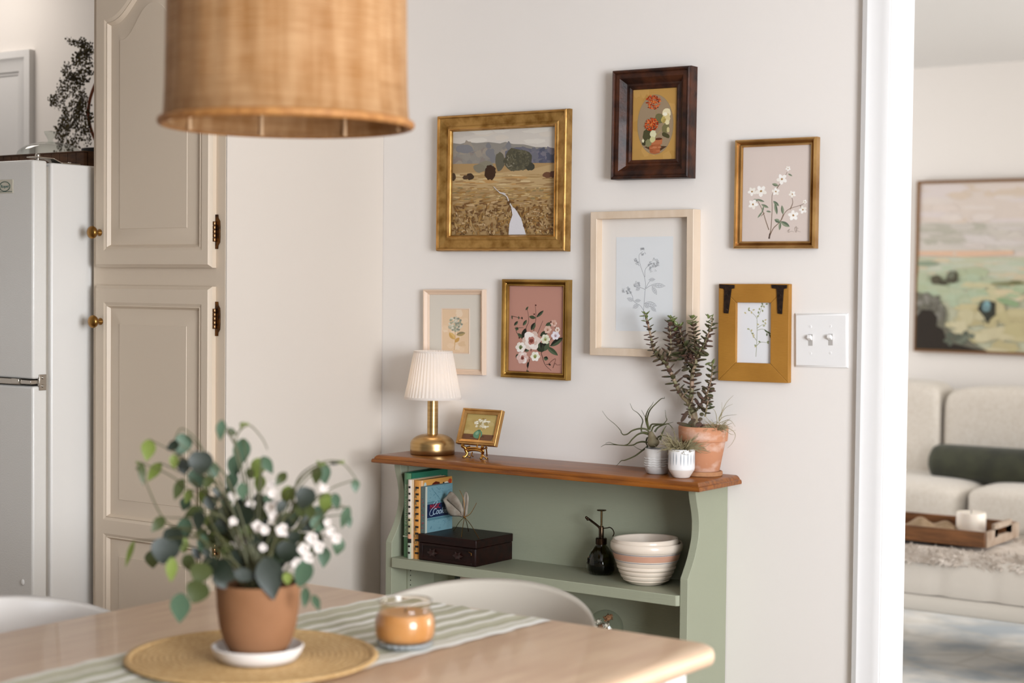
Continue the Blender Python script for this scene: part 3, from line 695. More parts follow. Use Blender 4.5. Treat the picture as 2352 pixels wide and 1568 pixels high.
# --- big pale birch box frame with a pencil botanical
t = .034
root, w, h = hang('framed_pencil_botanical', 'pale birch box-framed pencil drawing of a leafy sprig, behind the jade plant', 'picture', (1356.8, 486), (1592.5, 480.6), (1354, 816), (1591, 822), t, 'pictures on the gallery wall')
iw, ih = inner((1371, 504), (1577, 499.5), (1369, 800.5), (1575, 806), t); ins = ((w-iw)+(h-ih))/4
frame_mesh(w, h, [(0, 0), (0, t-.001), (.001, t), (ins-.001, t), (ins, t-.001), (ins, .004)]).build('frame', PALEW, root, smooth=25)
MB().box(-w/2+.004, w/2-.004, -.009, -.004, -h/2+.004, h/2-.004).build('mat', MATB, root)
c = crop(1330, 460, 3.92)
PZ = .0095
pw, ph = inner(c(340, 330), c(845, 325), c(328, 1175), c(845, 1180), PZ); cc = [onY(*q, W-PZ) for q in (c(340, 330), c(845, 325), c(328, 1175), c(845, 1180))]; p0 = (cc[0]+cc[1]+cc[2]+cc[3])/4
A = Art(pw, ph, c(340, 330), c(845, 325), c(328, 1175), c(845, 1180), y=-PZ)
A.bg('#dfe2e4')
g1, g2, g3 = '#9a9da2', '#b9bcc0', '#7d8086'
for pts in ([(585, 1080), (590, 930), (600, 800), (597, 710), (560, 600), (545, 540), (543, 490), (575, 460)], [(597, 690), (600, 620), (640, 580), (680, 560)], [(600, 800), (560, 785), (530, 765)], [(605, 795), (640, 770), (690, 750)], [(605, 790), (630, 740), (660, 710)], [(590, 1000), (560, 950), (500, 910), (480, 850), (440, 800)], [(590, 930), (640, 915), (690, 930)], [(545, 590), (525, 550), (510, 525)]):
    A.line(cp(*pts), 1.1, g1, .8)
A.lay()
def sketch_leaf(x0, y0, x1, y1, w_):
    (a, b_), (d, e) = c(x0, y0), c(x1, y1); A.leaf(a, b_, d, e, w_, g2); A.lay(); A.leaf(a, b_, d, e, w_*.7, '#d3d6d9'); A.lay(); A.line([(a, b_), (d, e)], .6, g3, .4)
    for k in range(3):
        u = .25+.2*k; mx, my = a+(d-a)*u, b_+(e-b_)*u; n_ = math.hypot(d-a, e-b_); sx, sy = -(e-b_)/n_, (d-a)/n_
        A.line([(mx, my), (mx+sx*w_*.35+(d-a)*.12, my+sy*w_*.35+(e-b_)*.12)], .4, g1); A.line([(mx, my), (mx-sx*w_*.35+(d-a)*.12, my-sy*w_*.35+(e-b_)*.12)], .4, g1)
for a_ in ((655, 760, 780, 770, 11), (660, 770, 705, 850, 9), (630, 715, 690, 710, 8), (555, 770, 495, 755, 11), (555, 785, 515, 810, 8), (500, 905, 435, 880, 9), (505, 905, 562, 900, 8), (545, 935, 490, 970, 10), (600, 920, 705, 950, 13), (605, 925, 630, 970, 10), (650, 950, 700, 1000, 8), (585, 1010, 620, 1040, 7)): sketch_leaf(*a_)
A.lay()
for x, y, r in ((575, 460, 9), (680, 560, 11), (670, 620, 9), (650, 590, 7), (430, 810, 10), (455, 820, 7), (525, 755, 8), (700, 575, 7), (515, 535, 4), (530, 565, 4)):
    X, Y = c(x, y)
    for k in range(8):
        a = random.uniform(0, 2*PI); A.line([(X+r*.5*math.cos(a), Y+r*.5*math.sin(a)), (X+r*math.cos(a+.5), Y+r*math.sin(a+.5)), (X+r*.5*math.cos(a+1), Y+r*.5*math.sin(a+1))], .55, random.choice([g1, g2, g3]), .4)
ar = A.build('print', PRINT, root); lp = p0-Vector(root.location); ar.location = (lp.x, 0, lp.z)

# --- ochre barnwood frame with two iron straps
t = .016
root, w, h = hang('framed_herb_sprig', 'ochre barnwood frame with two black iron hinge straps around a herb sprig', 'picture', (1651, 651), (1812, 652.3), (1649, 874), (1811, 879), t, 'pictures on the gallery wall')
iw, ih = inner((1690, 693.6), (1769, 694), (1688.6, 831.8), (1768.4, 833), t); iw += .0; ins = ((w-iw)/2, (h-ih)/2)
a, bq = ins
for k, (poly) in enumerate(([(-w/2, h/2), (w/2, h/2), (w/2-a, h/2-bq), (-w/2+a, h/2-bq)], [(-w/2, -h/2), (w/2, -h/2), (w/2-a, -h/2+bq), (-w/2+a, -h/2+bq)], [(-w/2, h/2), (-w/2, -h/2), (-w/2+a, -h/2+bq), (-w/2+a, h/2-bq)], [(w/2, h/2), (w/2, -h/2), (w/2-a, -h/2+bq), (w/2-a, h/2-bq)])):
    cxx = sum(p[0] for p in poly)/4; czz = sum(p[1] for p in poly)/4
    poly = [(cxx+(p[0]-cxx)*.997, czz+(p[1]-czz)*.997) for p in poly]
    MB().prism(poly, lambda u, v, w_: (u, -w_, v), 0, t).build('frame_board', OCHRE, root, bevel=.001)
c = crop(1640, 290, 2.5694)
for xs in (0, 1):
    pts = [[(33, 930), (122, 935), (121, 955), (104, 957), (84, 1103), (58, 1100), (62, 957), (35, 953)], [(340, 935), (432, 938), (430, 958), (412, 960), (401, 1109), (376, 1106), (371, 960), (343, 956)]][xs]
    pp = [onY(*c(*q), W-t-.003)-Vector(root.location) for q in pts]
    sb = MB().prism([(q.x, q.z) for q in pp], lambda u, v, w_: (u, -w_, v), t, t+.003)
    cxm = sum(q.x for q in pp[3:7])/4; zt = pp[3].z; zb = pp[4].z
    for f_ in (.25, .85): sb.ball((cxm, -t-.003, zt+(zb-zt)*f_), (.0028, .0015, .0028), 10, 6)
    sb.build('iron_strap', IRON, root, bevel=.0008)
A = Art(iw+.002, ih+.002, c(128, 1037), c(332, 1038), c(125, 1392), c(330, 1395), y=-(t-.008))
A.bg('#e6e6e8')
for pts in ([(238, 1355), (242, 1260), (243, 1180), (240, 1130), (215, 1100), (195, 1080)], [(243, 1130), (262, 1090), (268, 1060)], [(242, 1190), (270, 1170), (295, 1165)], [(240, 1260), (220, 1230), (200, 1195)], [(242, 1290), (265, 1270), (300, 1272)], [(245, 1200), (280, 1195), (320, 1230)]):
    A.line(cp(*pts), 1.1, '#8d9270', .7)
A.lay()
for x, y in ((190, 1080), (180, 1105), (200, 1090), (215, 1085), (262, 1065), (275, 1055), (285, 1070), (255, 1085), (275, 1095), (290, 1050), (250, 1105), (295, 1165), (280, 1155), (275, 1175), (255, 1170), (200, 1195), (210, 1210), (215, 1230), (230, 1245), (225, 1220), (265, 1270), (300, 1270), (310, 1280), (240, 1295), (230, 1300), (285, 1145), (210, 1105), (240, 1120)):
    a_ = random.uniform(0, 2*PI); X, Y = c(x, y); A.leaf(X, Y, X+6*math.cos(a_), Y-abs(6*math.sin(a_)), 3.4, random.choice(['#a5a67c', '#8f9468', '#bdb68c', '#c6b98c', '#7f8a5f']))
for x0, y0, x1, y1 in ((285, 1195, 305, 1215), (300, 1205, 325, 1225), (310, 1225, 330, 1235), (300, 1215, 300, 1235), (318, 1228, 322, 1245)): A.leaf(*c(x0, y0), *c(x1, y1), 3.2, '#4c5a38')
A.build('print', PRINT, root)

# --- double light switch
SWM = M('switch_white_plastic', '#efedeb', .3, spec=.5)
root, w, h = hang('light_switch', 'white double light switch plate beside the ochre frame', 'light switch', (1825.6, 719.5), (1947, 719.5), (1824.5, 842.5), (1946, 845), .006)
pb = MB().box(-w/2+.0049, w/2-.0049, -.006, -.001, -h/2+.0049, h/2-.0049)
frame_mesh(w, h, [(0, 0), (0, .002), (.003, .0055), (.005, .006)], mb=pb).build('plate', SWM, root, smooth=40)
for px, up in ((1862, 1), (1908, 1)):
    p = onY(px, 780, W-.006)-Vector(root.location)
    sl = MB().box(p.x-.0052, p.x+.0052, -.0065, -.006, p.z-.013, p.z+.013).build('slot', M('switch_slot_shade', '#b5b0ab', .6), root)
    b = MB(); b.box(p.x-.0045, p.x+.0045, -.017, -.005, p.z+.001, p.z+.0095, rot=Matrix.Rotation(math.radians(-28), 3, 'X'))
    b.build('toggle', SWM, root, bevel=.001)
    for zz in (.03, -.03): MB().lathe([(.003, 0), (.0026, .0008)], 14, (p.x, -.006, p.z+zz), axis=RX).build('screw', SWM, root)
# ================================================================== BOOKCASE
SAGE = M('sage_green_paint', '#9c9f89', .5, spec=.3, bump=.15, bscale=25, bstretch=(1, 25, 25))
TOPW = M('stained_pine_top', '#95550f', .3, col2='#6b3709', nscale=7, stretch=(1.2, 14, 14), coat=.08)
BX0, BX1, BF = -2.709, -1.83, 3.265; SH = .656; TP = .915
bcx = (BX0+BX1)/2
root = thing('bookcase', 'low sage green bookcase with a stained wood top, under the gallery wall', 'bookcase', (bcx, BF, 0))
def L(b): return loc(b, bcx, BF)
zt = .8955
prof = [(zt, 3.296), (.883, 3.297), (.87, 3.300), (.858, 3.304), (.84, 3.310), (.82, 3.314), (.80, 3.3145), (.78, 3.312), (.76, 3.305), (.74, 3.296), (.722, 3.285), (.708, 3.275), (.694, BF), (0, BF)]
side = [(y, z) for z, y in prof] + [(W-.0015, 0), (W-.0015, zt)]
for x in (BX0, BX1-.02):
    L(MB().prism(side, lambda u, v, w: (w, u, v), x, x+.02)).build('side_panel', SAGE, root, smooth=25, bevel=.0012)
L(MB().box(BX0+.02, BX1-.02, W-.01, W-.0015, .06, zt)).build('back_panel', SAGE, root)
for z1 in (SH, .37, .09):
    z0 = z1-.0245; b = MB(); e = .006; xa, xb = BX0+.0205, BX1-.0205; y0 = BF+.0005-.008
    b.prism([(xa+e, y0), (xb-e, y0), (xb, y0+e), (xb, W-.0105), (xa, W-.0105), (xa, y0+e)], lambda u, v, w: (u, v, w), z0, z1)
    L(b).build('shelf', SAGE, root, bevel=.0015)
L(MB().box(BX0+.02, BX1-.02, BF+.01, BF+.025, 0, .065)).build('plinth', SAGE, root)
for xs, sg in ((BX0+.02, 1), (BX1-.02, -1)):
    b = MB(); a = (xs, xs+.006) if sg > 0 else (xs-.006, xs)
    b.box(a[0], a[1], 3.324, 3.40, .07, .63, mi=0); b.box(a[0], a[1], 3.324, 3.40, SH+.001, .885, mi=0)
    for z in [.08+i*.0124 for i in range(44)]+[SH+.012+i*.0124*4 for i in range(5)]:
        b.lathe([(.0017, 0), (.0017, .0006)], 8, ((a[1] if sg > 0 else a[0]-.0005), 3.334, z), mi=1, axis=Matrix.Rotation(PI/2, 3, 'Y'))
    L(b).build('peg_strip', [SAGE, M('peg_hole', '#0b0a06', .9)], root)
# moulded top
x0, x1, y0, y1 = -2.744, -1.795, 3.248, W-.001; za = .894
steps = [(.006, 0), (.0, .0015), (-.0005, .006), (.001, .0105), (.0035, .0115), (.0045, .0118), (.0055, .0145), (.009, .0185), (.014, .021)]
vs = []; fs = []
for u, z in steps: vs += [(x0+u, y1, za+z), (x0+u, y0+u, za+z), (x1-u, y0+u, za+z), (x1-u, y1, za+z)]
for k in range(len(steps)-1):
    for i in range(4): fs.append((k*4+i, k*4+(i+1) % 4, (k+1)*4+(i+1) % 4, (k+1)*4+i))
fs += [(3, 2, 1, 0), tuple((len(steps)-1)*4+i for i in range(4))]
L(MB().add(vs, fs)).build('top_board', TOPW, root, smooth=35)

# ---- books
PAGES = M('book_page_edges', '#cdbb9a', .8)
def book(name, label, cat, xa, xb, ya, yb, z0, z1, cov, spine, hard=True, group='cookbooks standing on the middle shelf'):
    r = thing(name, label, cat, ((xa+xb)/2, ya, z0), group=group)
    cx = (xa+xb)/2; q = lambda b: loc(b, cx, ya, z0)
    t = .0018; g = .003 if hard else 0
    q(MB().box(xa+t, xb-t, ya+t, yb-g, z0+g, z1-g)).build('pages', PAGES, r)
    for a, b_ in ((xa, xa+t), (xb-t, xb)): q(MB().box(a, b_, ya+(.001 if hard else 0), yb, z0, z1)).build('cover', cov, r, bevel=.0005)
    return r, cx
GREENB = M('green_book_cloth', '#2e7358', .5, col2='#2a6a50', nscale=30)
r, cx = book('hardcover_book', 'tall green hardcover book at the left end of the middle shelf', 'book', -2.668, -2.6462, 3.287, 3.4392, SH, .871, GREENB, GREENB)
r2 = r
b = MB(); b.prism([(-.0109+.0218*i/8, .001-.0035*math.sin(PI*i/8)) for i in range(9)]+[(.0109, .003), (-.0109, .003)], lambda u, v, w: (u, v, w), 0, .2148)
sp = b.build('spine', M('green_book_spine', '#5c8a63', .5), r, smooth=50)
text('lettering', 'OUR CENTENNIAL HOME', .0108, M('spine_silver', '#b9c0a8', .5), sp, Matrix.Translation((-.001, -.0028, .122)) @ Matrix.Rotation(PI/2, 4, 'X') @ Matrix.Rotation(PI/2, 4, 'Z'), spacing=1.05)
MB().box(-.0106, .0106, -.0029, .001, .052, .0555).build('spine_band', M('spine_silver', '#b9c0a8'), sp)
def spiral(name, label, xa, xb, ya, yb, z1, cols, txt, tcol, cov):
    r = thing(name, label, 'book', ((xa+xb)/2, ya, SH), group='cookbooks standing on the middle shelf'); cx = (xa+xb)/2; w = (xb-xa); H = z1-SH
    MB().box(-w/2+.002, w/2-.002, .004, yb-ya-.001, .001, H-.001).build('pages', PAGES, r)
    b = MB(); zs = [0]+[c_[0] for c_ in cols]
    for i, (f, co) in enumerate(cols): b.col = lin(co); b.prism([(-w/2+w*k/8, .004-.004*math.sin(PI*k/8)**.5) for k in range(9)], lambda u, v, w_: (u, v, w_), zs[i]*H, f*H)
    sp = b.build('spine', PRINT, r, smooth=0)
    b = MB(); n = 11
    for i in range(n): b.box(-w*.12, w*.32, -.0012, .0008, H*(.065+.083*i), H*(.065+.083*i)+.0048)
    b.build('binding_slots', M('binding_black', '#15100c', .5), sp)
    if txt:
        for i, ch in enumerate(txt):
            if ch != ' ': text('letter', ch, .0112, tcol, sp, Matrix.Translation((-w*.08, -.0008, H*(.065+.083*(n-1-i))-.0045)) @ Matrix.Rotation(PI/2, 4, 'X'))
    for s in (-1, 1): MB().box(s*w/2-(.0012 if s > 0 else 0), s*w/2+(.0012 if s < 0 else 0), .0035, yb-ya, 0, H).build('cover', cov, r)
    return r, w, H
TEAL = M('faded_letter_teal', '#56664c', .6)
spiral('spiral_cookbook', 'cream spiral-bound cookbook between the green and the orange book', -2.6457, -2.6338, 3.272, 3.41, .8565, [(.09, '#a9b2a2'), (.2, '#b4bba9'), (.255, '#1a1714'), (.31, '#d9a183'), (.45, '#b5ab84'), (.52, '#c9bd94'), (1, '#ddd0c4')], '', TEAL, M('cream_card_cover', '#d8c6a8', .6))
CARD = M('orange_card_cover', '#d3974b', .55)
r, w, H = spiral('party_cookbook', 'orange spiral-bound cookbook lettered PARTY BOOK down its spine', -2.6334, -2.6125, 3.281, 3.414, .8555, [(.03, '#d79a55'), (1, '#d5964c')], 'PARTY BOOK', TEAL, CARD)
A = Art(.13, H-.002, (0, 0), (100, 0), (0, 150), (100, 150))
A.bg('#d3974b'); A.line([(4, 0), (4, 150)], 7, '#e6b98c'); A.blob(14, 10, 4, 6, '#b9c8c4'); A.blob(46, 15, 16, 9, '#5a1d0c', -15, .1); A.blob(46, 15, 9, 5, '#7c3016', -15, .1); A.blob(80, 12, 9, 4, '#e9dcc8', -8); A.blob(72, 11, 3, 3, '#2b241c'); A.blob(93, 8, 6, 5, '#b5401f'); A.blob(30, 18, 10, 3, '#e4c8b0')
o = A.build('cover_print', PRINT, r); o.rotation_euler = (0, 0, PI/2); o.location = (w/2+.0003, .0035+.065, H/2)
# blue cookbook stands on the box
BXT = .7225
BLUEB = M('blue_book_cloth', '#6a8d97', .6, col2='#597c86', nscale=60)
xa, xb = -2.6112, -2.5985; ya, yb = 3.284, 3.398; z0, z1 = BXT+.0006, .8405
r = thing('blue_cookbook', 'small blue cookbook with a navy title band, standing on the dark wooden box', 'book', ((xa+xb)/2, ya, z0), group='cookbooks standing on the middle shelf')
w = xb-xa; H = z1-z0; Dp = yb-ya
MB().box(-w/2+.0015, w/2-.0015, .002, Dp-.002, .0015, H-.0015).build('pages', PAGES, r)
b = MB(); b.box(-w/2, -w/2+.0015, .001, Dp, 0, H); b.build('cover', BLUEB, r)
b = MB(); b.box(w/2-.0015, w/2, .001, Dp, 0, H); fc = b.build('cover', BLUEB, r)
A = Art(w-.002, H-.002, (0, 0), (10, 0), (0, 100), (10, 100)); A.bg('#5e6a66')
for i in range(34): A.blob(random.uniform(2, 8), 3+i*2.8, random.uniform(1.5, 3.5), random.uniform(.8, 1.6), random.choice(['#7b4048', '#56625f', '#8a4750', '#66736f', '#4c5855']) if 25 < i*2.8+3 < 90 else '#66736f', 0, .3)
sp = MB().box(-w/2, w/2, 0, .002, 0, H).build('spine', M('blue_spine_cloth', '#5e6a66', .7), r); o = A.build('spine_print', PRINT, sp); o.location = (0, -.0002, H/2)
A = Art(Dp-.001, H, (0, 0), (100, 0), (0, 105), (100, 105)); A.bg('#6f949d')
for i in range(90):
    x, y = random.uniform(10, 98), random.choice([random.uniform(2, 36), random.uniform(76, 103)]); A.line([(x, y), (x+random.uniform(-3, 3), y+random.uniform(-2, 2)), (x+random.uniform(-5, 5), y+random.uniform(-4, 4))], .7, random.choice(['#4b7786', '#6f9ba8', '#47707e']), .5)
A.poly([(0, 0), (7, 0), (7, 105), (0, 105)], '#b9bcae')
for y_, h_, co in ((36, 1.2, '#1d5362'), (38.5, 1, '#1d5362'), (74, 1.2, '#1d5362'), (76.5, 1, '#1d5362')): A.poly([(7, y_), (100, y_), (100, y_+h_), (7, y_+h_)], co)
A.poly([(7, 41), (100, 41), (100, 72), (7, 72)], '#0d1e40')
A.line([(22, 5), (55, 34)], .7, '#3c6878'); A.line([(40, 4), (52, 12)], .7, '#3c6878')
o = A.build('cover_print', PRINT, fc); o.rotation_euler = (0, 0, PI/2); o.location = (w/2+.0003, Dp/2+.0005, H/2)
RMX = Matrix.Rotation(PI/2, 4, 'Z') @ Matrix.Rotation(PI/2, 4, 'X')
text('lettering', 'MAGIC', .017, M('title_red', '#b3202a', .5), fc, Matrix.Translation((w/2+.0010, Dp*.36, H*.545)) @ RMX, xscale=.8)
text('lettering', 'Cookie', .0225, M('title_pale_blue', '#a8bccb', .5), fc, Matrix.Translation((w/2+.0014, Dp*.52, H*.43)) @ RMX, shear=.35, xscale=.9)
curl = [(.30, .60), (.38, .665), (.44, .63), (.36, .56), (.24, .50), (.17, .43), (.17, .375), (.235, .355), (.30, .38)]
MB().tube(spline([(w/2+.0012, Dp*u, H*v) for u, v in curl], 5), .0007, 5).build('title_flourish', M('title_pale_blue', '#a8bccb'), fc)

# ---- dark wooden box
ESP = M('espresso_stained_box', '#220a05', .45, col2='#0f0403', nscale=10, stretch=(1, 6, 6), spec=.25)
xa, xb, ya, yb = -2.6115, -2.4293, 3.2743, 3.4314
root = thing('wooden_box', 'dark espresso wooden box with carved front on the middle shelf', 'box', ((xa+xb)/2, ya, SH))
bx = lambda x0, x1, y0, y1, z0, z1: loc(MB().box(x0, x1, y0, y1, z0, z1), (xa+xb)/2, ya, SH)
bx(xa+.002, xb-.002, ya+.002, yb, SH+.0004, SH+.045).build('body', ESP, root, bevel=.0015)
bx(xa, xb, ya, yb, SH+.0455, BXT).build('lid', ESP, root, bevel=.002)
b = MB(); hw = (xb-xa)/2
for s in (-1, 1):
    b.box(s*(hw-.009)-.0055, s*(hw-.009)+.0055, 0, .004, .002, .044)
b.box(-hw+.014, hw-.014, .0, .004, .002, .009); b.box(-hw+.014, hw-.014, 0, .004, .037, .044)
b.build('front_moulding', ESP, root, bevel=.001)
for cx_, cz_ in [(-.045, .023), (.035, .023)]:
    b = MB()
    for k in range(6):
        a = k*PI/3; b.leaf((cx_, .001, cz_), (cx_+.017*math.cos(a), .0, cz_+.011*math.sin(a)), (0, -1, 0), .008, n=4)
    b.build('carving', M('carved_reddish_wood', '#230a06', .45), root)
b = MB(); b.tube([(hw-.022, -.001, .037), (hw-.018, -.004, .036), (hw-.012, -.003, .034), (hw-.012, -.003, .029)], .0009, 6); b.build('hook_latch', BRASS, root)

# ---- dried leaves on a brass wire stand
c7 = crop(860, 1030, 5.058); yy = 3.345
base = onY(*c7(1045, 900), yy); P0 = Vector((base.x, yy, BXT))
root = thing('dried_leaf_ornament', 'pair of dried silver-grey leaves on a splayed brass wire stand, on the wooden box', 'ornament', P0)
hub = onY(*c7(1048, 795), yy)-P0
wire = M('brass_wire', '#b8873f', .25, 1)
b = MB()
def leg(px, py, dy_):
    e = onY(*c7(px, py), yy+dy_)-P0; e.z = .0008
    m = hub*.55+e*.45; m.z += .004; b.tube(spline([hub, m, e], 5), .00085, 6)
for a_ in ((1010, 990, -.055), (1215, 980, -.045), (920, 900, .02), (1095, 900, .035)): leg(*a_)
for pts in ([(1040, 790), (1048, 690), (1030, 570), (988, 480)], [(1060, 790), (1110, 760), (1150, 700), (1187, 630)]):
    b.tube(spline([onY(*c7(*q), yy-.002*i)-P0 for i, q in enumerate(pts)], 5), [.001, .0006], 6)
b.ball(hub, .0022, 8, 6)
b.build('wire_stand', wire, root)
DRY = M('dried_silver_leaf', '#a39a8b', .7, col2='#87796a', nscale=45, bump=.3, bscale=200)
def outline_leaf(pts, mid, d0, bulge, name):
    """leaf blade from an outline traced round a midrib, bulged out of its plane"""
    n = len(pts); b = MB(); M_ = [onY(*c7(*q), yy+d0)-P0 for q in mid]
    O = [onY(*c7(*q), yy+d0)-P0 for q in pts]
    def rib(p):
        best = min(range(41), key=lambda i: (M_[0].lerp(M_[1], i/40)-p).length); return M_[0].lerp(M_[1], best/40)
    vs = []; 
    for p in O:
        m = rib(p)
        for k in range(5):
            u = k/4; q = m.lerp(p, u); vs.append(q+Vector((0, -bulge*math.sin(PI*u*.8)+bulge*.5*u, 0)))
    fs = [(i*5+k, ((i+1) % n)*5+k, ((i+1) % n)*5+k+1, i*5+k+1) for i in range(n) for k in range(4)]
    b.add(vs, fs); lf = b.build(name, DRY, root, smooth=60, solid=.0012)
    MB().tube([M_[0]+Vector((0, -.0012, 0)), M_[1]+Vector((0, -.0012, 0))], [.0011, .0004], 6).build('midrib', M('leaf_midrib', '#b9ae9d', .6), lf)
def dense(pts):
    P = spline([(x, y, 0) for x, y in pts+[pts[0]]], 4)[:-1]; return [(p.x, p.y) for p in P]
outline_leaf(dense([(1025, 785), (1032, 700), (1000, 620), (950, 545), (890, 497), (845, 545), (800, 590), (825, 650), (850, 735), (890, 778), (960, 785)]), [(1025, 770), (842, 600)], 0, .006, 'leaf')
outline_leaf(dense([(1000, 790), (1022, 700), (1030, 600), (1045, 530), (1070, 498), (1096, 560), (1092, 640), (1082, 720), (1078, 770), (1040, 800)]), [(1045, 790), (1068, 510)], .006, .004, 'leaf')

# ---- plant mister
MET = M('gunmetal_brass', '#2a211b', .25, .9, col2='#4a3a2a', nscale=30)
DGL = thin_glass('smoked_ribbed_glass', '#8a8a58', 1.5)
p, r_, D = stand(1380, 1323, SH, 31)
root = thing('plant_mister', 'dark ribbed glass plant mister with brass pump on the middle shelf', 'spray bottle', (p.x, p.y, SH+.0003))
mm = D/F_PX
rib = lambda a, z: 1+.05*math.cos(26*(a+z*9)) if .006 < z < .07 else 1
prof = [(.022, 0), (.028, .002), (.0325, .012), (.0335, .026), (.031, .040), (.0245, .054), (.017, .064), (.0125, .070), (.012, .074)]
MB().lathe(prof, 104, cap1=False, ripple=rib).build('bottle', DGL, root, smooth=60)
MB().lathe([(.020, .003), (.028, .012), (.029, .022)], 40).build('water', M('dark_water', '#15170b', .1), root)
b = MB(); b.lathe([(.0135, .072), (.0138, .074), (.0138, .086), (.012, .088)], 28); b.lathe([(.0062, .088), (.0062, .112), (.0045, .116)], 20); b.lathe([(.0016, .02), (.0016, .072)], 8)
b.build('collar', MET, root)
c8 = crop(1320, 1140, 7.129)
def lp8(x, y): return onY(*c8(x, y), p.y)-Vector(root.location)
zt_ = lp8(490, 222).z
b = MB(); b.lathe([(.0026, .112), (.0026, zt_-.003), (.005, zt_-.002)], 14); b.lathe([(.0112, zt_-.002), (.0118, zt_-.0008), (.0105, zt_+.0005), (.004, zt_+.0012)], 28)
b.build('plunger', M('plunger_brass', '#6b5a40', .2, 1), root)
pts = [lp8(430, 650), lp8(428, 560), lp8(415, 515), lp8(380, 475), lp8(250, 375), lp8(205, 350)]
b = MB(); b.tube(spline([Vector((q.x, -.002, q.z)) for q in pts], 4), .0028, 12); q = pts[-1]; b.ball((q.x+.003, -.002, q.z-.002), .0042, 12, 8); b.ball((q.x-.001, -.002, q.z+.001), .0036, 10, 6)
b.build('spout', MET, root)
pts = [lp8(*q) for q in ((470, 520), (540, 512), (570, 505), (610, 525), (640, 575), (640, 620), (620, 650))]
MB().tube(spline([Vector((q.x, 0, q.z)) for q in pts], 4), .0013, 8, flat=1).build('finger_loop', MET, root)

# ---- two nested mixing bowls
CER = M('cream_glazed_ceramic', '#e2d3c2', .22, spec=.5, coat=.3); PINKB = M('pink_glaze_band', '#c99a82', .25, coat=.3); BLUEL = M('blue_grey_glaze_line', '#8d8c96', .3)
p, r_, D = stand(1484, 1346, SH, 42)
def bowl(name, label, R, H, z0, rb, band, tilt, loc_):
    root = thing(name, label, 'bowl', loc_, tilt, 'nested mixing bowls')
    def rad(u): return rb+(R-rb)*(u**.52)
    prof = [(rb*.9, 0), (rb, .001)]; zz = []
    n = 4; zlow = H*.45
    for i in range(n):
        a, b_ = zlow*i/n, zlow*(i+1)/n
        ra, rb_ = rad(a/H), rad(b_/H)
        prof += [(ra+.001, a+.0022), (ra+.0016+(rb_-ra)*.4, a+(b_-a)*.45), (rb_-.0006, b_-.0016), (rb_-.0016, b_-.0004)]
    prof += [(rad(.5), H*.49), (rad(.6), H*.60), (rad(.70), H*.70), (rad(.78), H*.785), (R-.0032, H*.805), (R-.001, H*.83), (R, H*.90), (R-.0008, H*.97), (R-.003, H), (R-.006, H*.985)]
    for u in (.9, .7, .5, .3, .12): prof.append((rad(u)-.006, H*u))
    prof += [(rb*.6, H*.075), (.001, H*.07)]
    MB().lathe(prof, 72).build('bowl_body', CER, root, smooth=35)
    if band:
        for u0, u1, m_, nm in ((.60, .745, PINKB, 'pink_band'), (.755, .77, BLUEL, 'glaze_line'), (.565, .58, BLUEL, 'glaze_line')):
            pr = [(rad(u0)+.0004, H*u0), (rad(u0)+.0009, H*(u0+.004)), (rad(u1)+.0009, H*(u1-.004)), (rad(u1)+.0004, H*u1)]
            MB().lathe(pr, 72, cap0=False, cap1=False).build(nm, m_, root)
    return root
bowl('mixing_bowl', 'cream ribbed mixing bowl with a pink band, outer of the nested pair', .0855, .098, 0, .041, True, (0, 0, 0), (p.x, p.y, SH+.0005))
bowl('mixing_bowl', 'plain cream mixing bowl nested inside the pink-banded one', .0785, .079, 0, .032, False, (math.radians(0), math.radians(-1.6), 0), (p.x-.0005, p.y-.001, SH+.0275))

# ---- lower shelf: framed card and glass cloche
xa, xb = onY(1039, 1330, 3.392).x, onY(1229, 1350, 3.392).x; zt_ = .6285
root = thing('framed_card', 'cream card in a dark speckled frame leaning on the lower shelf', 'picture', ((xa+xb)/2, 3.40, .371), (math.radians(-3), 0, 0))
w = xb-xa; h = zt_-.371
frame_mesh(w, h, [(0, 0), (0, .010), (.001, .011), (.0125, .011), (.0135, .009), (.0135, .004)], 0, h/2).build('frame', M('dark_speckled_frame', '#0f1a10', .4, col2='#4e6a4a', nscale=260, ramp=(.55, .7)), root)
A = Art(w-.026, h-.026, (0, 0), (100, 0), (0, 150), (100, 150)); A.bg('#cbb9a5')
A.line([(18, 10.5), (86, 9)], 1.6, '#7d6a58')
for i in range(9): A.blob(48+i*2.4, 11+random.uniform(-.6, 1.2), 1.1, 1.2, random.choice(['#5d5646', '#cbb9a5', '#7c8060']), 0, .4, 7)
for i in range(12): A.line([(22, 30+i*9), (80-random.uniform(0, 20), 30+i*9)], .9, '#a3927c')
o = A.build('card', PRINT, root); o.location = (0, -.0045, h/2)
pc = onY(1391, 1400, 3.36)
root = thing('glass_cloche', 'round glass cloche of dried flowers on the lower shelf', 'cloche', (pc.x, 3.36, .371))
ht_ = pc.z-.371; R0 = .043
MB().lathe([(R0+.006, 0), (R0+.006, .008), (R0+.003, .011)], 40).build('wooden_base', M('cloche_base_wood', '#6b4526', .4), root)
prof = [(R0, .011), (R0, ht_-R0)]+[(R0*math.cos(PI/2*i/10), ht_-R0+R0*math.sin(PI/2*i/10)) for i in range(1, 10)]+[(.0005, ht_)]
MB().lathe(prof, 40, cap0=False, cap1=False).build('dome', GLASS, root)
fm = [M('dried_flower_rust', '#9c6c4a', .8), M('dried_flower_white', '#d9cdbd', .8), M('dried_stem', '#6f5a3c', .8)]
def lpf(px, py): return onY(px, py, 3.36)-Vector(root.location)
b = MB(); 
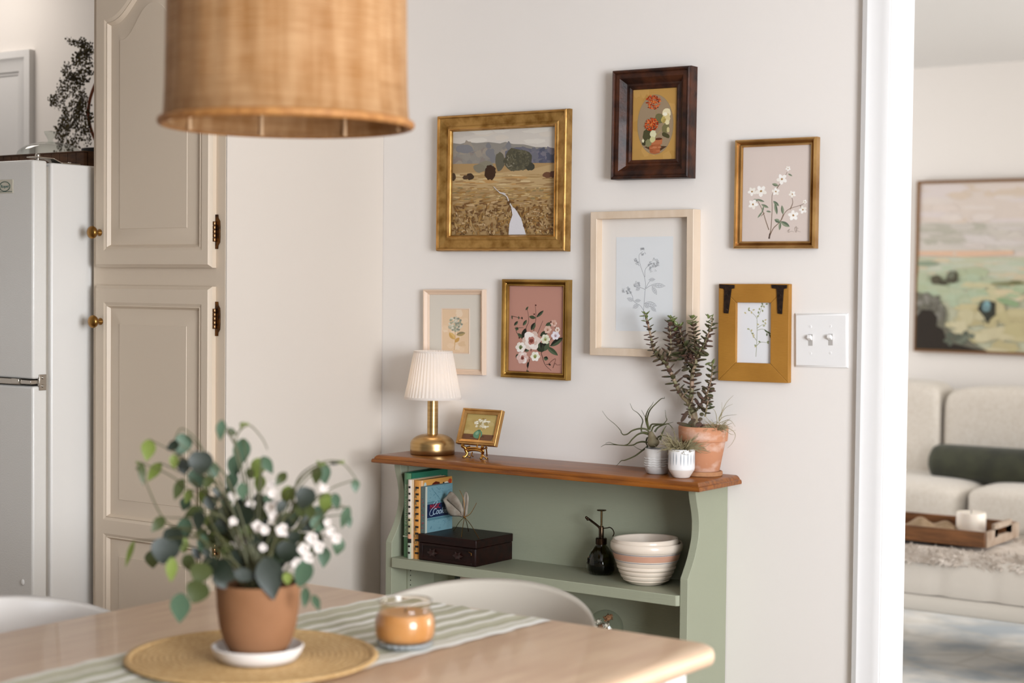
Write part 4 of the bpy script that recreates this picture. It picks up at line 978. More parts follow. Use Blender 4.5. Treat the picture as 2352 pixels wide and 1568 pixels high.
for px, py, kind in ((1397, 1418, 0), (1374, 1427, 1), (1392, 1436, 1), (1383, 1437, 0), (1398, 1447, 1), (1368, 1440, 1)):
    q = lpf(px, py); R_ = .0125 if kind == 0 and py < 1420 else .009
    b.ball(q, R_*.6, 10, 7, mi=kind)
    for i in range(70):
        d = Vector((random.gauss(0, 1), random.gauss(0, 1), random.gauss(0, 1)+.3)).normalized()
        b.leaf(q+d*R_*.5, q+d*R_*(1.0+random.random()*.15), d.orthogonal(), R_*.22, n=3, mi=kind, shape='lance')
    b.tube(spline([q, (q.x*.6, q.y*.6, q.z*.6), (0, 0, .011)], 4), .0008, 5, mi=2)
b.build('dried_flowers', fm, root)

# ================================================================== ON TOP OF THE BOOKCASE
# ---- table lamp
LBR = M('brushed_brass_lamp', '#cdac7a', .3, 1, col2='#b5925e', nscale=4, stretch=(1, 1, 30))
p, R0, D = stand(993, 1047, TP, 52)
root = thing('table_lamp', 'small brass table lamp with a pleated white shade, at the left end of the bookcase', 'lamp', (p.x, p.y, TP+.0002)); k = D/F_PX
zd = 44*k; zs0 = (1047-922)*k+.004; zs1 = (1047-812)*k+.004
pr = [(R0*.97, 0), (R0, .0015), (R0, zd*.3), (R0*.995, zd*.5)]+[(R0*(.22+.78*math.cos(PI/2*i/10)), zd*.5+(zd*.55)*math.sin(PI/2*i/10)) for i in range(1, 11)]
MB().lathe(pr, 64).build('base', LBR, root, smooth=50)
MB().lathe([(12.5*k, zd*1.0), (12.5*k, zs0+.03)], 36).build('stem', LBR, root)
MB().lathe([(.0045, zd*.82), (.0045, zd*.86)], 16, (-R0*.35, -R0*.6, 0)).build('touch_button', M('button_rose_brass', '#c89a86', .3, .8), root)
shm = bpy.data.materials.new('pleated_linen_shade'); shm.use_nodes = True; nt = shm.node_tree; pb = nt.nodes['Principled BSDF']
pb.inputs['Base Color'].default_value = lin('#f4f0ec'); pb.inputs['Roughness'].default_value = .8
tr_ = nt.nodes.new('ShaderNodeBsdfTranslucent'); tr_.inputs[0].default_value = lin('#f6ece2'); mx = nt.nodes.new('ShaderNodeMixShader'); mx.inputs[0].default_value = .45
nt.links.new(pb.outputs[0], mx.inputs[1]); nt.links.new(tr_.outputs[0], mx.inputs[2]); nt.links.new(mx.outputs[0], nt.nodes['Material Output'].inputs['Surface'])
r0, r1 = 65.5*k, 44.5*k
pl = lambda a, z: 1+.016*math.cos(44*a)
sh = MB().lathe([(r0, zs0), (r0*.995, zs0+.006), (r0*.9, zs0+(zs1-zs0)*.3), (r1*1.12, zs0+(zs1-zs0)*.75), (r1, zs1)], 264, cap0=False, cap1=False, ripple=pl).build('shade', shm, root, smooth=60)
for z, r in ((zs0+.002, r0), (zs1-.002, r1)): MB().lathe([(r*1.017, z-.003), (r*1.024, z), (r*1.017, z+.003)], 60, cap0=False, cap1=False).build('shade_trim', shm, sh)
b = MB(); b.ball((0, 0, zs0+.055), .018, 16, 10)
em = bpy.data.materials.new('lamp_bulb_glow'); em.use_nodes = True; pb = em.node_tree.nodes['Principled BSDF']; pb.inputs['Emission Color'].default_value = (1, .72, .45, 1); pb.inputs['Emission Strength'].default_value = 3; pb.inputs['Base Color'].default_value = (1, .9, .8, 1)
b.build('bulb', em, root)
pl_ = bpy.data.lights.new('lamp_bulb_light', 'POINT'); pl_.energy = .16; pl_.color = (1, .82, .64); pl_.shadow_soft_size = .02
lo = bpy.data.objects.new('lamp_bulb_light', pl_); C.objects.link(lo); lo.location = (p.x, p.y, TP+zs0+.02)

# ---- miniature framed painting on a brass easel
ya_, yb_ = 3.352, 3.383; tt = .013
c4 = crop(920, 620, 3.409)
BL, BR = onY(*c4(432, 1350), ya_), onY(*c4(745, 1380), ya_); TL, TR = onY(*c4(487, 1080), yb_), onY(*c4(787, 1093), yb_)
ex = ((BR-BL)+(TR-TL)).normalized(); ezv = ((TL-BL)+(TR-BR)); ezv = (ezv-ex*ezv.dot(ex)).normalized(); ey = ezv.cross(ex)
w = ((BR-BL).length+(TR-TL).length)/2; h = ((TL-BL).length+(TR-BR).length)/2
mtx = Matrix((ex, ey, ezv)).transposed()
cen = (BL+BR+TL+TR)/4 + ey*tt
root = thing('miniature_painting', 'miniature gold-framed still life of a green vase, leaning on the brass easel', 'picture', cen, mtx.to_euler())
ins = w*.105
frame_mesh(w, h, [(0, 0), (0, tt-.001), (.001, tt), (.004, tt), (.005, tt-.002), (.0065, tt-.001), (ins-.002, tt-.003), (ins, tt-.004), (ins, tt-.009)]).build('frame', GOLD2, root, smooth=25)
A = Art(w-2*ins+.001, h-2*ins+.001, (510, 1115), (755, 1122), (480, 1320), (715, 1345), y=-(tt-.008))
A.bg('#b9a062')
for i in range(14): A.blob(random.uniform(510, 720), random.uniform(1120, 1270), 22, 14, random.choice(['#bda66a', '#b39a5c', '#c2ac74']), 0, .2)
A.poly([(480, 1272), (730, 1290), (715, 1346), (478, 1322)], '#6f4b33'); A.blob(605, 1300, 60, 8, '#573a28', 4, .1)
A.blob(606, 1282, 34, 34, '#5f8a6a', 0, .03, 24); A.blob(598, 1272, 12, 16, '#84a98a', 20); A.blob(610, 1250, 13, 7, '#4f7658')
for i in range(60):
    a = random.uniform(0, 2*PI); d = math.sqrt(random.random()); A.blob(622+60*d*math.cos(a), 1198+40*d*math.sin(a), 9, 7, random.choice(['#e4dcc2', '#d6ccae', '#efe9d6', '#c2b48e', '#a89664']), 0, .3, 8)
A.build('painting', CANVAS, root)
eb = (BL+BR)/2; E0 = Vector((eb.x+.001, ya_+.006, TP))
root = thing('brass_easel', 'small curly-footed brass easel under the miniature painting', 'easel', E0)
def le(x, y, Y): return onY(*c4(x, y), Y)-E0
b = MB(); eb_m = M('polished_easel_brass', '#b98a48', .22, 1)
for xo in (-.028, .026):
    pts = [(xo-.004 if xo < 0 else xo+.004, -.016, .034), (xo-.006 if xo < 0 else xo+.002, -.017, .029), (xo, -.014, .0245), (xo+.001, -.012, .018), (xo+(.004 if xo < 0 else -.003), -.010, .011), (xo+(.002 if xo < 0 else -.001), -.014, .004), (xo-.001, -.019, .0018), (xo+.002, -.022, .0035)]
    b.tube(spline(pts, 5), [.0032, .0022], 8, flat=1.3)
    b.tube(spline([(xo, -.012, .010), (xo+.003, -.008, .005), (xo+.006, -.004, .0016), (xo+.009, -.002, .003)], 4), .0018, 8)
    b.tube([(xo, -.014, .0245), (xo, .006, .027)], .0022, 8)
pts = [(-.027, -.010, .016), (-.014, -.008, .020), (0, -.007, .021), (.014, -.008, .020), (.026, -.010, .016)]
b.tube(spline(pts, 4), .0034, 8); b.tube(spline([(-.026, -.010, .0235), (0, -.008, .026), (.026, -.010, .0235)], 5), .0025, 8)
b.tube([(0, -.004, .022), (0, .026, .088)], .0022, 8)
b.tube(spline([(-.006, -.012, .016), (-.008, -.013, .008), (-.003, -.012, .004)], 4), .0018, 6)
b.build('stand', eb_m, root, smooth=60)
MB().tube(spline([(0, .020, .07), (0, .036, .03), (0, .042, .0016)], 4), .0018, 8).build('leg', eb_m, root)
b = MB(); b.tube(spline([(-.004, .026, .094), (-.001, .025, .098), (.002, .025, .096), (.006, .025, .098)], 4), .0009, 6); b.build('finial', eb_m, root)

# ---- jade plant in a terracotta pot
TERRA = M('weathered_terracotta', '#c48a68', .75, col2='#dfc3b4', nscale=22, ramp=(.5, .75), bump=.1, bscale=120, stretch=(1, 1, 1.6), spec=.2)
CORK = M('clay_saucer', '#b9895f', .8, col2='#a87650', nscale=70)
c6 = crop(1360, 680, 3.564); cL = crop(1360, 900, 6.533)
p, R0, D = stand(1614, 1096, TP, 46); k = D/F_PX
jx, jy = p.x, p.y
root = thing('potted_jade_plant', 'tall jade plant in a weathered terracotta pot at the right end of the bookcase', 'plant', (jx, jy, TP+.0002))
MB().lathe([(R0*.95, 0), (R0, .002), (R0, .0095), (R0-.002, .011), (R0-.005, .0105)], 56).build('saucer', CORK, root, smooth=40)
hp = .114
pr = [(.037, .0107), (.0385, .012), (.051, .078), (.0515, .0795), (.0555, .0805), (.0565, .083), (.0578, .110), (.0568, hp), (.053, hp+.0003), (.051, hp-.002), (.049, .1), (.047, .094)]
MB().lathe(pr, 64, cap1=False).build('pot', TERRA, root, smooth=40)
MB().lathe([(.048, .09), (.0495, .099), (.02, .103), (.001, .102)], 40, cap0=False, cap1=False, ripple=lambda a, z: 1+.02*math.sin(9*a)).build('soil', M('dark_potting_soil', '#241a12', .95, bump=.5), root)
JB = [  # path in the photo, depth offset, radius at start and end, leaf size, density
 ([(840,1075),(835,980),(812,905),(790,862)], 0, 0, .0085, .0075, 0),
 ([(790,865),(740,820),(690,730),(650,640),(600,550),(540,490),(500,430),(480,330),(460,240),(440,165),(432,148)], 0, -.01, .0055, .0014, 1),
 ([(600,552),(635,470),(645,400),(640,300),(635,230),(650,180)], 0, .015, .0022, .0012, 1),
 ([(835,610),(770,530),(725,450),(700,350),(675,250),(655,195)], .01, .025, .0022, .0012, 1),
 ([(800,880),(815,780),(820,640),(850,540),(845,420),(840,330),(830,250),(820,180)], 0, .0, .006, .0013, 1.25),
 ([(850,540),(870,470),(910,410),(940,340),(970,260),(982,200),(955,172)], 0, -.02, .0022, .0012, 1.1),
 ([(830,560),(800,480),(760,400),(735,340),(715,260),(700,240)], 0, .02, .0022, .0013, 1),
 ([(850,940),(900,870),(940,800),(965,720),(980,640),(988,570),(972,545)], 0, -.025, .0026, .0012, 1),
 ([(925,985),(940,900),(950,850),(945,825)], -.01, -.02, .0022, .0013, .8),
 ([(815,1000),(790,930),(815,860),(830,820)], -.01, -.01, .002, .0012, .7),
 ([(860,500),(880,450),(895,420)], -.015, -.02, .002, .0012, .9),
 ([(740,820),(770,790),(790,770)], -.01, -.015, .002, .0012, .6)]
stm = MB(); lv = MB(); tipm = MB(); Z0 = Vector((jx, jy, TP))
def jp(x, y, d): return onY(*c6(x, y), jy+d)-Z0
for path, d0, d1, ra, rb, dens in JB:
    n = len(path); pts = [jp(x, y, d0+(d1-d0)*i/(n-1)) for i, (x, y) in enumerate(path)]
    P = spline(pts, 10); stm.tube(P, [ra, rb], 10)
    if not dens: continue
    acc = 0; ph = random.random()*PI; cnt = 0; tot = sum((P[i+1]-P[i]).length for i in range(len(P)-1)); s_ = 0
    for i in range(len(P)-1):
        seg = (P[i+1]-P[i]).length; acc += seg; s_ += seg; u = s_/tot
        gap = (.0078-.0028*u)/dens
        if ra > .004 and u < .12: continue
        if acc >= gap:
            acc = 0; cnt += 1; t = (P[i+1]-P[i]).normalized(); x = t.orthogonal().normalized(); a = ph+(cnt % 2)*PI/2+random.uniform(-.25, .25)
            ln = (.0235-.0105*u)*random.uniform(.8, 1.15)*(1 if dens > .7 else .8)
            for s in (0, PI):
                d = (Matrix.Rotation(a+s, 3, t) @ x); d = (d*(1 if u < .9 else .75)+t*random.uniform(.1, .45)+Vector((0, 0, random.uniform(-.12, .18)))).normalized()
                nr = (t-d*t.dot(d)).normalized(); sd = d.cross(nr)
                c_ = P[i]+d*(ln*.5+(ra+(rb-ra)*u)*.7)
                R3 = Matrix((d, sd, nr)).transposed()
                (tipm if u > .93 else lv).ball(c_, (ln*.54, ln*random.uniform(.27, .37), ln*.1), 10, 6, rot=R3)
# top tip leaves
for path, d0, d1, ra, rb, dens in JB[1:7]:
    q = jp(*path[-1], d1)
    for a in (0, 2.1, 4.2):
        d = Vector((math.cos(a), .5*math.sin(a), .55)).normalized(); nr = Vector((0, 0, 1)); nr = (nr-d*nr.dot(d)).normalized(); sd = d.cross(nr)
        tipm.ball(q+d*.005, (.0065, .003, .0011), 10, 6, rot=Matrix((d, sd, nr)).transposed())
# big basal leaves
for x0, y0, x1, y1, wd, dd in ((790,935,725,1030,.0065,-.02),(850,1010,785,1045,.006,-.035),(690,1035,820,1068,.005,-.03),(900,1050,845,1050,.007,-.04),(880,960,915,975,.005,-.02),(800,1000,795,975,.004,-.02),(930,1060,880,1060,.005,-.035),(870,1000,900,1020,.006,-.03),(900,640,840,640,.006,-.02),(730,610,800,590,.005,-.01),(740,655,800,655,.005,.0)):
    a_, b_ = jp(x0, y0, dd), jp(x1, y1, dd); d = (b_-a_); ln = d.length; d.normalize(); nr = Vector((.1, -.8, .6)); nr = (nr-d*nr.dot(d)).normalized()
    lv.ball((a_+b_)/2, (ln/2, wd, .0018), 12, 7, rot=Matrix((d, d.cross(nr), nr)).transposed())
stm.build('stems', M('jade_stem_bark', '#a58672', .6, col2='#7d7a55', nscale=40), root)
lv.build('foliage', M('jade_leaf', '#494c30', .35, col2='#5d443a', nscale=28, ramp=(.42, .6), spec=.5), root)
tipm.build('new_leaves', M('jade_leaf_new', '#6f7a48', .35), root)

# ---- air plants
def strand(b, pts, r0, r1=.0002, n=6, flat=1.0, k=7): b.tube(spline(pts, k), [r0, r1], n, flat=flat)
AIRG = M('air_plant_green', '#3a3d20', .5, col2='#5c5d39', nscale=30); AIRS = M('air_plant_silver', '#8a7f5e', .7, col2='#a89c78', nscale=40)
# grey ribbed pot
GREYP = M('grey_washed_ceramic', '#dcd9d5', .4, col2='#b9b6b3', nscale=14, stretch=(1, 1, 2))
p, R0, D = stand(1508, 1090, TP, 25)
gx, gy = p.x, p.y+.003
root = thing('ridged_pot', 'small grey-washed pot with wavy white ridges, left of the white faceted pot', 'pot', (gx, gy, TP+.0002), group='small pots on the bookcase')
pr = [(.023, 0), (.0255, .002), (.0285, .012), (.0295, .016)]
for i in range(4): z = .017+i*.0055; pr += [(.0287, z), (.0308, z+.0018), (.0308, z+.0032), (.0287, z+.0045)]
pr += [(.030, .042), (.0298, .052), (.0288, .0585), (.0268, .0585), (.0262, .05), (.026, .04)]
MB().lathe(pr, 90, cap1=False, ripple=lambda a, z: 1+(.012*math.sin(13*a) if .016 < z < .040 else 0)).build('pot_body', GREYP, root, smooth=50)
b = MB()
for i in range(4):
    z = .0195+i*.0055; b.tube([((.0309+.0003*math.sin(13*2*PI*q/90))*math.cos(2*PI*q/90), (.0309)*math.sin(2*PI*q/90), z+.0007*math.sin(13*2*PI*q/90)) for q in range(90)], .0007, 6, close=True)
b.build('ridges', M('white_glaze_ridge', '#ecebe9', .35), root)
MB().lathe([(.0262, .046), (.01, .049), (.001, .048)], 30, cap0=False, cap1=False).build('soil', M('dark_potting_soil', '#241a12'), root)
# bulbous air plant
base = onY(*cL(930, 800), gy); Pb = Vector((gx, gy, TP+.0495))
root = thing('bulbous_air_plant', 'bulbous air plant with long snaking green leaves in the grey ridged pot', 'air plant', Pb)
def ap(x, y, d=0): return onY(*cL(x, y), gy+d)-Pb
bb = MB(); q0, q1 = ap(935, 810), ap(872, 590)
ax = (q1-q0).normalized(); rt = Vector((0, 0, 1)).rotation_difference(ax).to_matrix(); Lb = (q1-q0).length
bb.lathe([(.004, -.003), (.0115, .001), (.0142, .006), (.0138, .012), (.0105, .019), (.0078, .026), (.0062, .032), (.003, Lb)], 24, tuple(q0), axis=rt)
for i in range(0):
    a = i*1.3; d = Vector((math.cos(a), math.sin(a), 0)); bb.leaf(q0+rt @ (d*.011+Vector((0, 0, 0))), q0+rt @ (d*.004+Vector((0, 0, .034))), rt @ d, .018, shape='lance', curl=.2, fold=-.5)
bb.build('bulb', M('air_plant_bulb', '#8d8468', .6, col2='#6f5d45', nscale=30), root, smooth=60)
T = [[(850,590),(800,555),(700,550),(600,580),(530,630),(470,640),(435,605),(430,580),(350,490),(230,390),(150,280)],
 [(860,640),(760,615),(680,640),(600,710),(540,780),(450,800),(330,780),(260,755),(200,770)],
 [(850,760),(760,745),(680,760),(610,795),(480,800),(250,785),(180,795),(130,825)],
 [(850,620),(790,605),(745,600),(740,520),(760,440),(740,380),(680,310),(610,260),(570,170)],
 [(850,540),(820,450),(810,400),(800,380),(740,270)],
 [(850,560),(830,440),(830,380),(870,270),(960,170),(1040,100),(1085,95),(1085,70)],
 [(845,550),(810,440),(805,370),(840,270),(900,190),(920,145)],
 [(860,560),(890,490),(950,480),(1080,480),(1150,470),(1220,450)],
 [(890,590),(920,520),(980,495),(1060,485),(1120,420),(1110,380),(1095,270)],
 [(940,600),(980,540),(1050,500),(1140,480),(1200,530),(1240,600)],
 [(1020,720),(1050,620),(1090,540),(1120,500)],
 [(852,690),(825,690),(810,760),(830,820),(770,870),(690,850),(600,790)],
 [(840,810),(750,880),(640,960),(500,1020),(440,1030),(400,1070),(360,1110)],
 [(975,710),(1000,670),(1060,650),(1140,670),(1200,700)]]
b = MB()
for i, t_ in enumerate(T):
    dd = random.uniform(-.035, .02); n = len(t_)
    strand(b, [ap(x, y, dd*min(1, j/3)) for j, (x, y) in enumerate(t_)], .0024 if i != 10 else .003, .0003)
b.build('leaves', AIRG, root, smooth=60)
# white faceted pot
p, R0, D = stand(1565, 1098.5, TP, 19)
wx, wy = p.x, p.y
root = thing('faceted_pot', 'small white faceted pot with grey dashes, in front of the terracotta pot', 'pot', (wx, wy, TP+.0002), group='small pots on the bookcase')
MB().lathe([(.016, 0), (.0185, .001), (.0292, .0185), (.0305, .022), (.0302, .064), (.0292, .0655), (.0275, .065), (.0272, .05)], 60, cap1=False).build('pot_body', [M('white_matte_ceramic', '#ecebea', .35)], root, smooth=28)
b = MB()
for i in range(22):
    a = 2*PI*i/22+random.uniform(-.03, .03); z0_ = random.uniform(.026, .032); z1_ = random.uniform(.056, .06)
    vs = []
    for j in range(6):
        z = z0_+(z1_-z0_)*j/5; wv = .0013*math.sin(PI*j/5)+.0001
        for s in (-1, 1): vs.append(((.03065)*math.cos(a+s*wv/.0306), .03065*math.sin(a+s*wv/.0306), z))
    b.add(vs, [(j*2, j*2+1, j*2+3, j*2+2) for j in range(5)])
b.build('dashes', M('grey_glaze_dash', '#a9adb3', .5), root)
MB().lathe([(.0188, .0012), (.0294, .0182), (.0294, .0186)], 60, cap0=False, cap1=False).build('unglazed_foot', M('unglazed_clay', '#d8ccc2', .7), root)
MB().lathe([(.0273, .055), (.001, .057)], 30, cap0=False, cap1=False).build('moss', M('dry_moss', '#6d6246', .9), root)
def frizz(name, label, cen, n, R, up, seed, r=.0007, targets=()):
    random.seed(seed); root = thing(name, label, 'air plant', cen, group=None); b = MB()
    for i in range(n):
        a = random.uniform(0, 2*PI); e = random.uniform(-.1, 1)
        L_ = R*random.uniform(.6, 1.2); d = Vector((math.cos(a), math.sin(a)*.8, .25+e*up)).normalized()
        sag = random.uniform(0, .4)*L_; sw = Vector((-d.y, d.x, 0))*random.uniform(-.4, .4)*L_
        s0 = Vector((d.x*.006, d.y*.006, .002))
        cu = random.uniform(.0, .16)*L_; ph = random.uniform(0, 6)
        pts = [s0+d*(L_*u)+sw*u*u-Vector((0, 0, sag*u**2.2))+Vector((math.cos(ph+5*u), math.sin(ph+4*u), math.sin(ph+6*u)))*(cu*u) for u in (0, .2, .4, .6, .8, 1)]
        b.tube(spline(pts, 3), [r*random.uniform(.9, 1.5), r*.25], 5)
    for tp in targets: b.tube(spline(tp, 6), [r*1.4, r*.3], 5)
    b.ball((0, 0, .003), (.008, .008, .005), 10, 6)
    o = b.build('leaves', AIRS, root, smooth=60); return root
frizz('frizzy_air_plant', 'pale wiry air plant spilling over the white faceted pot', (wx, wy, TP+.0585), 250, .056, 1.0, 5, r=.0010)
jc = onY(*cL(1860, 490), jy-.02)
def tj(*q): return [onY(*cL(x, y), jy-.02)-Vector((jc.x, jy-.02, TP+.106)) for x, y in q]
frizz('wispy_air_plant', 'wispy silver air plant tucked in beside the jade plant stem', (jc.x, jy-.02, TP+.106), 110, .036, .9, 9, targets=[tj((1880,470),(1940,380),(1950,150)), tj((1900,420),(1990,250),(2110,180)), tj((1900,430),(2000,360),(2170,340)), tj((1900,470),(2060,420),(2150,520)), tj((1880,500),(2080,560),(2150,650),(2100,770),(2030,840)), tj((1860,500),(1760,430),(1690,350)), tj((1880,460),(1850,300),(1800,240)), tj((1900,400),(2010,170),(2120,50)), tj((1950,520),(2000,600),(1980,700)), tj((1860,480),(1720,500),(1760,540)), tj((1900,470),(2060,620),(2130,640))])
random.seed(11)
# ================================================================== DINING TABLE
OAK = M('pale_oak_tabletop', '#dabb9b', .38, col2='#c8a486', nscale=5, stretch=(9, 1.2, 9), coat=.15, ramp=(.3, .7), bump=.08)
WHITEP = M('white_painted_wood', '#e9e6e1', .35)
TX0, TX1, TY0, TY1, TZ = -2.345, -1.315, .62, 2.478, .75
tcx, tcy = (TX0+TX1)/2, (TY0+TY1)/2
root = thing('dining_table', 'pale wood dining table with white legs in the foreground', 'table', (tcx, tcy, 0))
def rrect(x0, x1, y0, y1, r, n=8):
    out = []
    for cx_, cy_, a0 in ((x1-r, y1-r, 0), (x0+r, y1-r, 90), (x0+r, y0+r, 180), (x1-r, y0+r, 270)):
        for i in range(n+1): a = math.radians(a0+90*i/n); out.append((cx_+r*math.cos(a), cy_+r*math.sin(a)))
    return out
def slab(b, x0, x1, y0, y1, r, prof):
    n = None; vs = []; 
    for u, z in prof:
        ring = rrect(x0+u, x1-u, y0+u, y1-u, max(.004, r-u)); n = len(ring); vs += [(x, y, z) for x, y in ring]
    fs = [tuple(range(n))[::-1], tuple((len(prof)-1)*n+i for i in range(n))]
    fs += [(k*n+i, k*n+(i+1) % n, (k+1)*n+(i+1) % n, (k+1)*n+i) for k in range(len(prof)-1) for i in range(n)]
    return b.add(vs, fs)
hx, hy = (TX1-TX0)/2, (TY1-TY0)/2
slab(MB(), -hx, hx, -hy, hy, .05, [(.01, TZ-.03), (.003, TZ-.027), (0, TZ-.02), (0, TZ-.012), (.003, TZ-.004), (.009, TZ)]).build('tabletop', OAK, root, smooth=50)
for x0, x1, y0, y1 in ((-hx+.09, hx-.09, hy-.09, hy-.072), (-hx+.09, hx-.09, -hy+.072, -hy+.09), (-hx+.072, -hx+.09, -hy+.09, hy-.09), (hx-.09, hx-.072, -hy+.09, hy-.09)):
    MB().box(x0, x1, y0, y1, TZ-.115, TZ-.031).build('apron', WHITEP, root, bevel=.002)
for sx in (-1, 1):
    for sy in (-1, 1):
        b = MB(); c_ = (sx*(hx-.082), sy*(hy-.082), 0)
        b.lathe([(.018, 0), (.021, .02), (.026, .30), (.033, .45), (.028, .50), (.034, .515), (.034, .53), (.026, .545), (.036, .58), (.0375, .60), (.033, .625), (.026, .635), (.026, .645), (.034, .652), (.036, .66)], 28, c_)
        b.box(c_[0]-.034, c_[0]+.034, c_[1]-.034, c_[1]+.034, .66, TZ-.031)
        b.build('leg', WHITEP, root, smooth=40)
# ---- runner
NS, NL = 26, 90; rw = .375
b = MB(); rows = []
for j in range(NL+1):
    v = j/NL; y = .66+(2.462-.66)*v
    cxx = -1.846+.012*math.sin(v*7)-.008*v; wv = .002*math.sin(v*90)
    rows.append([(cxx-rw/2+rw*i/NS+(wv if i in (0, NS) else 0), y+.004*math.sin(i*1.7)*(1 if j in (0, NL) else 0), TZ+.0012+.0008*(1+math.sin(i*PI*.5+.4))+.0008*math.sin(v*160+i)) for i in range(NS+1)])
vs = [p_ for r_ in rows for p_ in r_]; b.add(vs, [])
stripes = ['#dedad0', '#b7b29b', '#b7b29b', '#dcd8cc', '#aeab93', '#aeab93', '#e1ddd4', '#b9b5a0', '#aaa78f', '#e4e0d8', '#b5b19b', '#dad6c9', '#aeaa92', '#aeaa92', '#e2ded5', '#bab6a1', '#b3af98', '#dedacf', '#b0ad95', '#b0ad95', '#e3dfd6', '#b8b49e', '#ada991', '#dfdbd1', '#c9c5b4', '#e4e1da']
for j in range(NL):
    for i in range(NS):
        a = j*(NS+1)+i; b.f.append([a, a+1, a+NS+2, a+NS+1]); b.m.append(0); b.c.append(lin(stripes[i])); b.uv.append(None)
RUN = art_mat('striped_cotton', .85)
nt = RUN.node_tree; bs = nt.nodes['Principled BSDF']; nz = nt.nodes.new('ShaderNodeTexNoise'); nz.inputs['Scale'].default_value = 260; bp = nt.nodes.new('ShaderNodeBump'); bp.inputs['Strength'].default_value = .5; bp.inputs['Distance'].default_value = .002
tc = nt.nodes.new('ShaderNodeTexCoord'); nt.links.new(tc.outputs['Object'], nz.inputs['Vector']); nt.links.new(nz.outputs['Fac'], bp.inputs['Height']); nt.links.new(bp.outputs[0], bs.inputs['Normal'])
o = b.build('table_runner', RUN); tag(o, 'sage and cream striped cotton runner down the middle of the dining table', 'table runner')
# ---- placemat
PM = M('woven_seagrass', '#c9a674', .75, col2='#b08a55', nscale=160, bump=.6, bscale=220)
pmx, pmy = -1.857, 1.909; R_ = .2
prof = [(R_-.004, 0), (R_, .003), (R_-.003, .0065), (R_-.011, .0062), (R_-.013, .003)]
nr = 20
for i in range(nr*4): u = i/(nr*4); r_ = (R_-.014)*(1-u); prof.append((max(r_, .0008), .0028+.0016*abs(math.sin(i*PI/4))))
MBp = MB().lathe(prof, 120, cap1=True, ripple=lambda a, z: 1+.004*math.sin(60*a))
o = MBp.build('woven_placemat', PM, smooth=60, loc=(pmx, pmy, TZ+.0045)); tag(o, 'round woven seagrass placemat under the potted plant', 'placemat')
# ---- saucer and plant
pz = TZ+.0095
p, R0, D = stand(592, 1538, pz, 106); k = D/F_PX
root = thing('white_saucer', 'round white ceramic saucer under the terracotta pot on the placemat', 'saucer', (p.x, p.y, pz+.0015))
MB().lathe([(R0*.8, 0), (R0*.86, .001), (R0*.97, .012), (R0*1.02, .021), (R0*.99, .0225), (R0*.93, .012), (R0*.82, .006), (.001, .0055)], 60).build('dish', M('white_glazed_saucer', '#e6dfd9', .35), root, smooth=50)
sx_, sy_ = p.x, p.y
POTM = M('smooth_terracotta', '#80583a', .75, col2='#8d6446', nscale=9, spec=.2)
pr0 = pz+.0095
root = thing('potted_trailing_plant', 'leafy trailing plant with white blossoms in a terracotta pot on the dining table', 'plant', (sx_, sy_, pr0))
rr = 99*k; h = .113
MB().lathe([(rr*.56, 0), (rr*.66, .004), (rr*.8, .02), (rr*.91, .045), (rr*.97, .075), (rr, h-.004), (rr*.985, h), (rr*.93, h), (rr*.92, h-.015)], 60, cap1=False).build('pot', POTM, root, smooth=60)
MB().lathe([(rr*.93, h-.018), (.001, h-.012)], 40, cap0=False, cap1=False).build('soil', M('dark_potting_soil', '#241a12'), root)
P0 = Vector((sx_, sy_, pr0)); cF = crop(260, 940, 2.497)
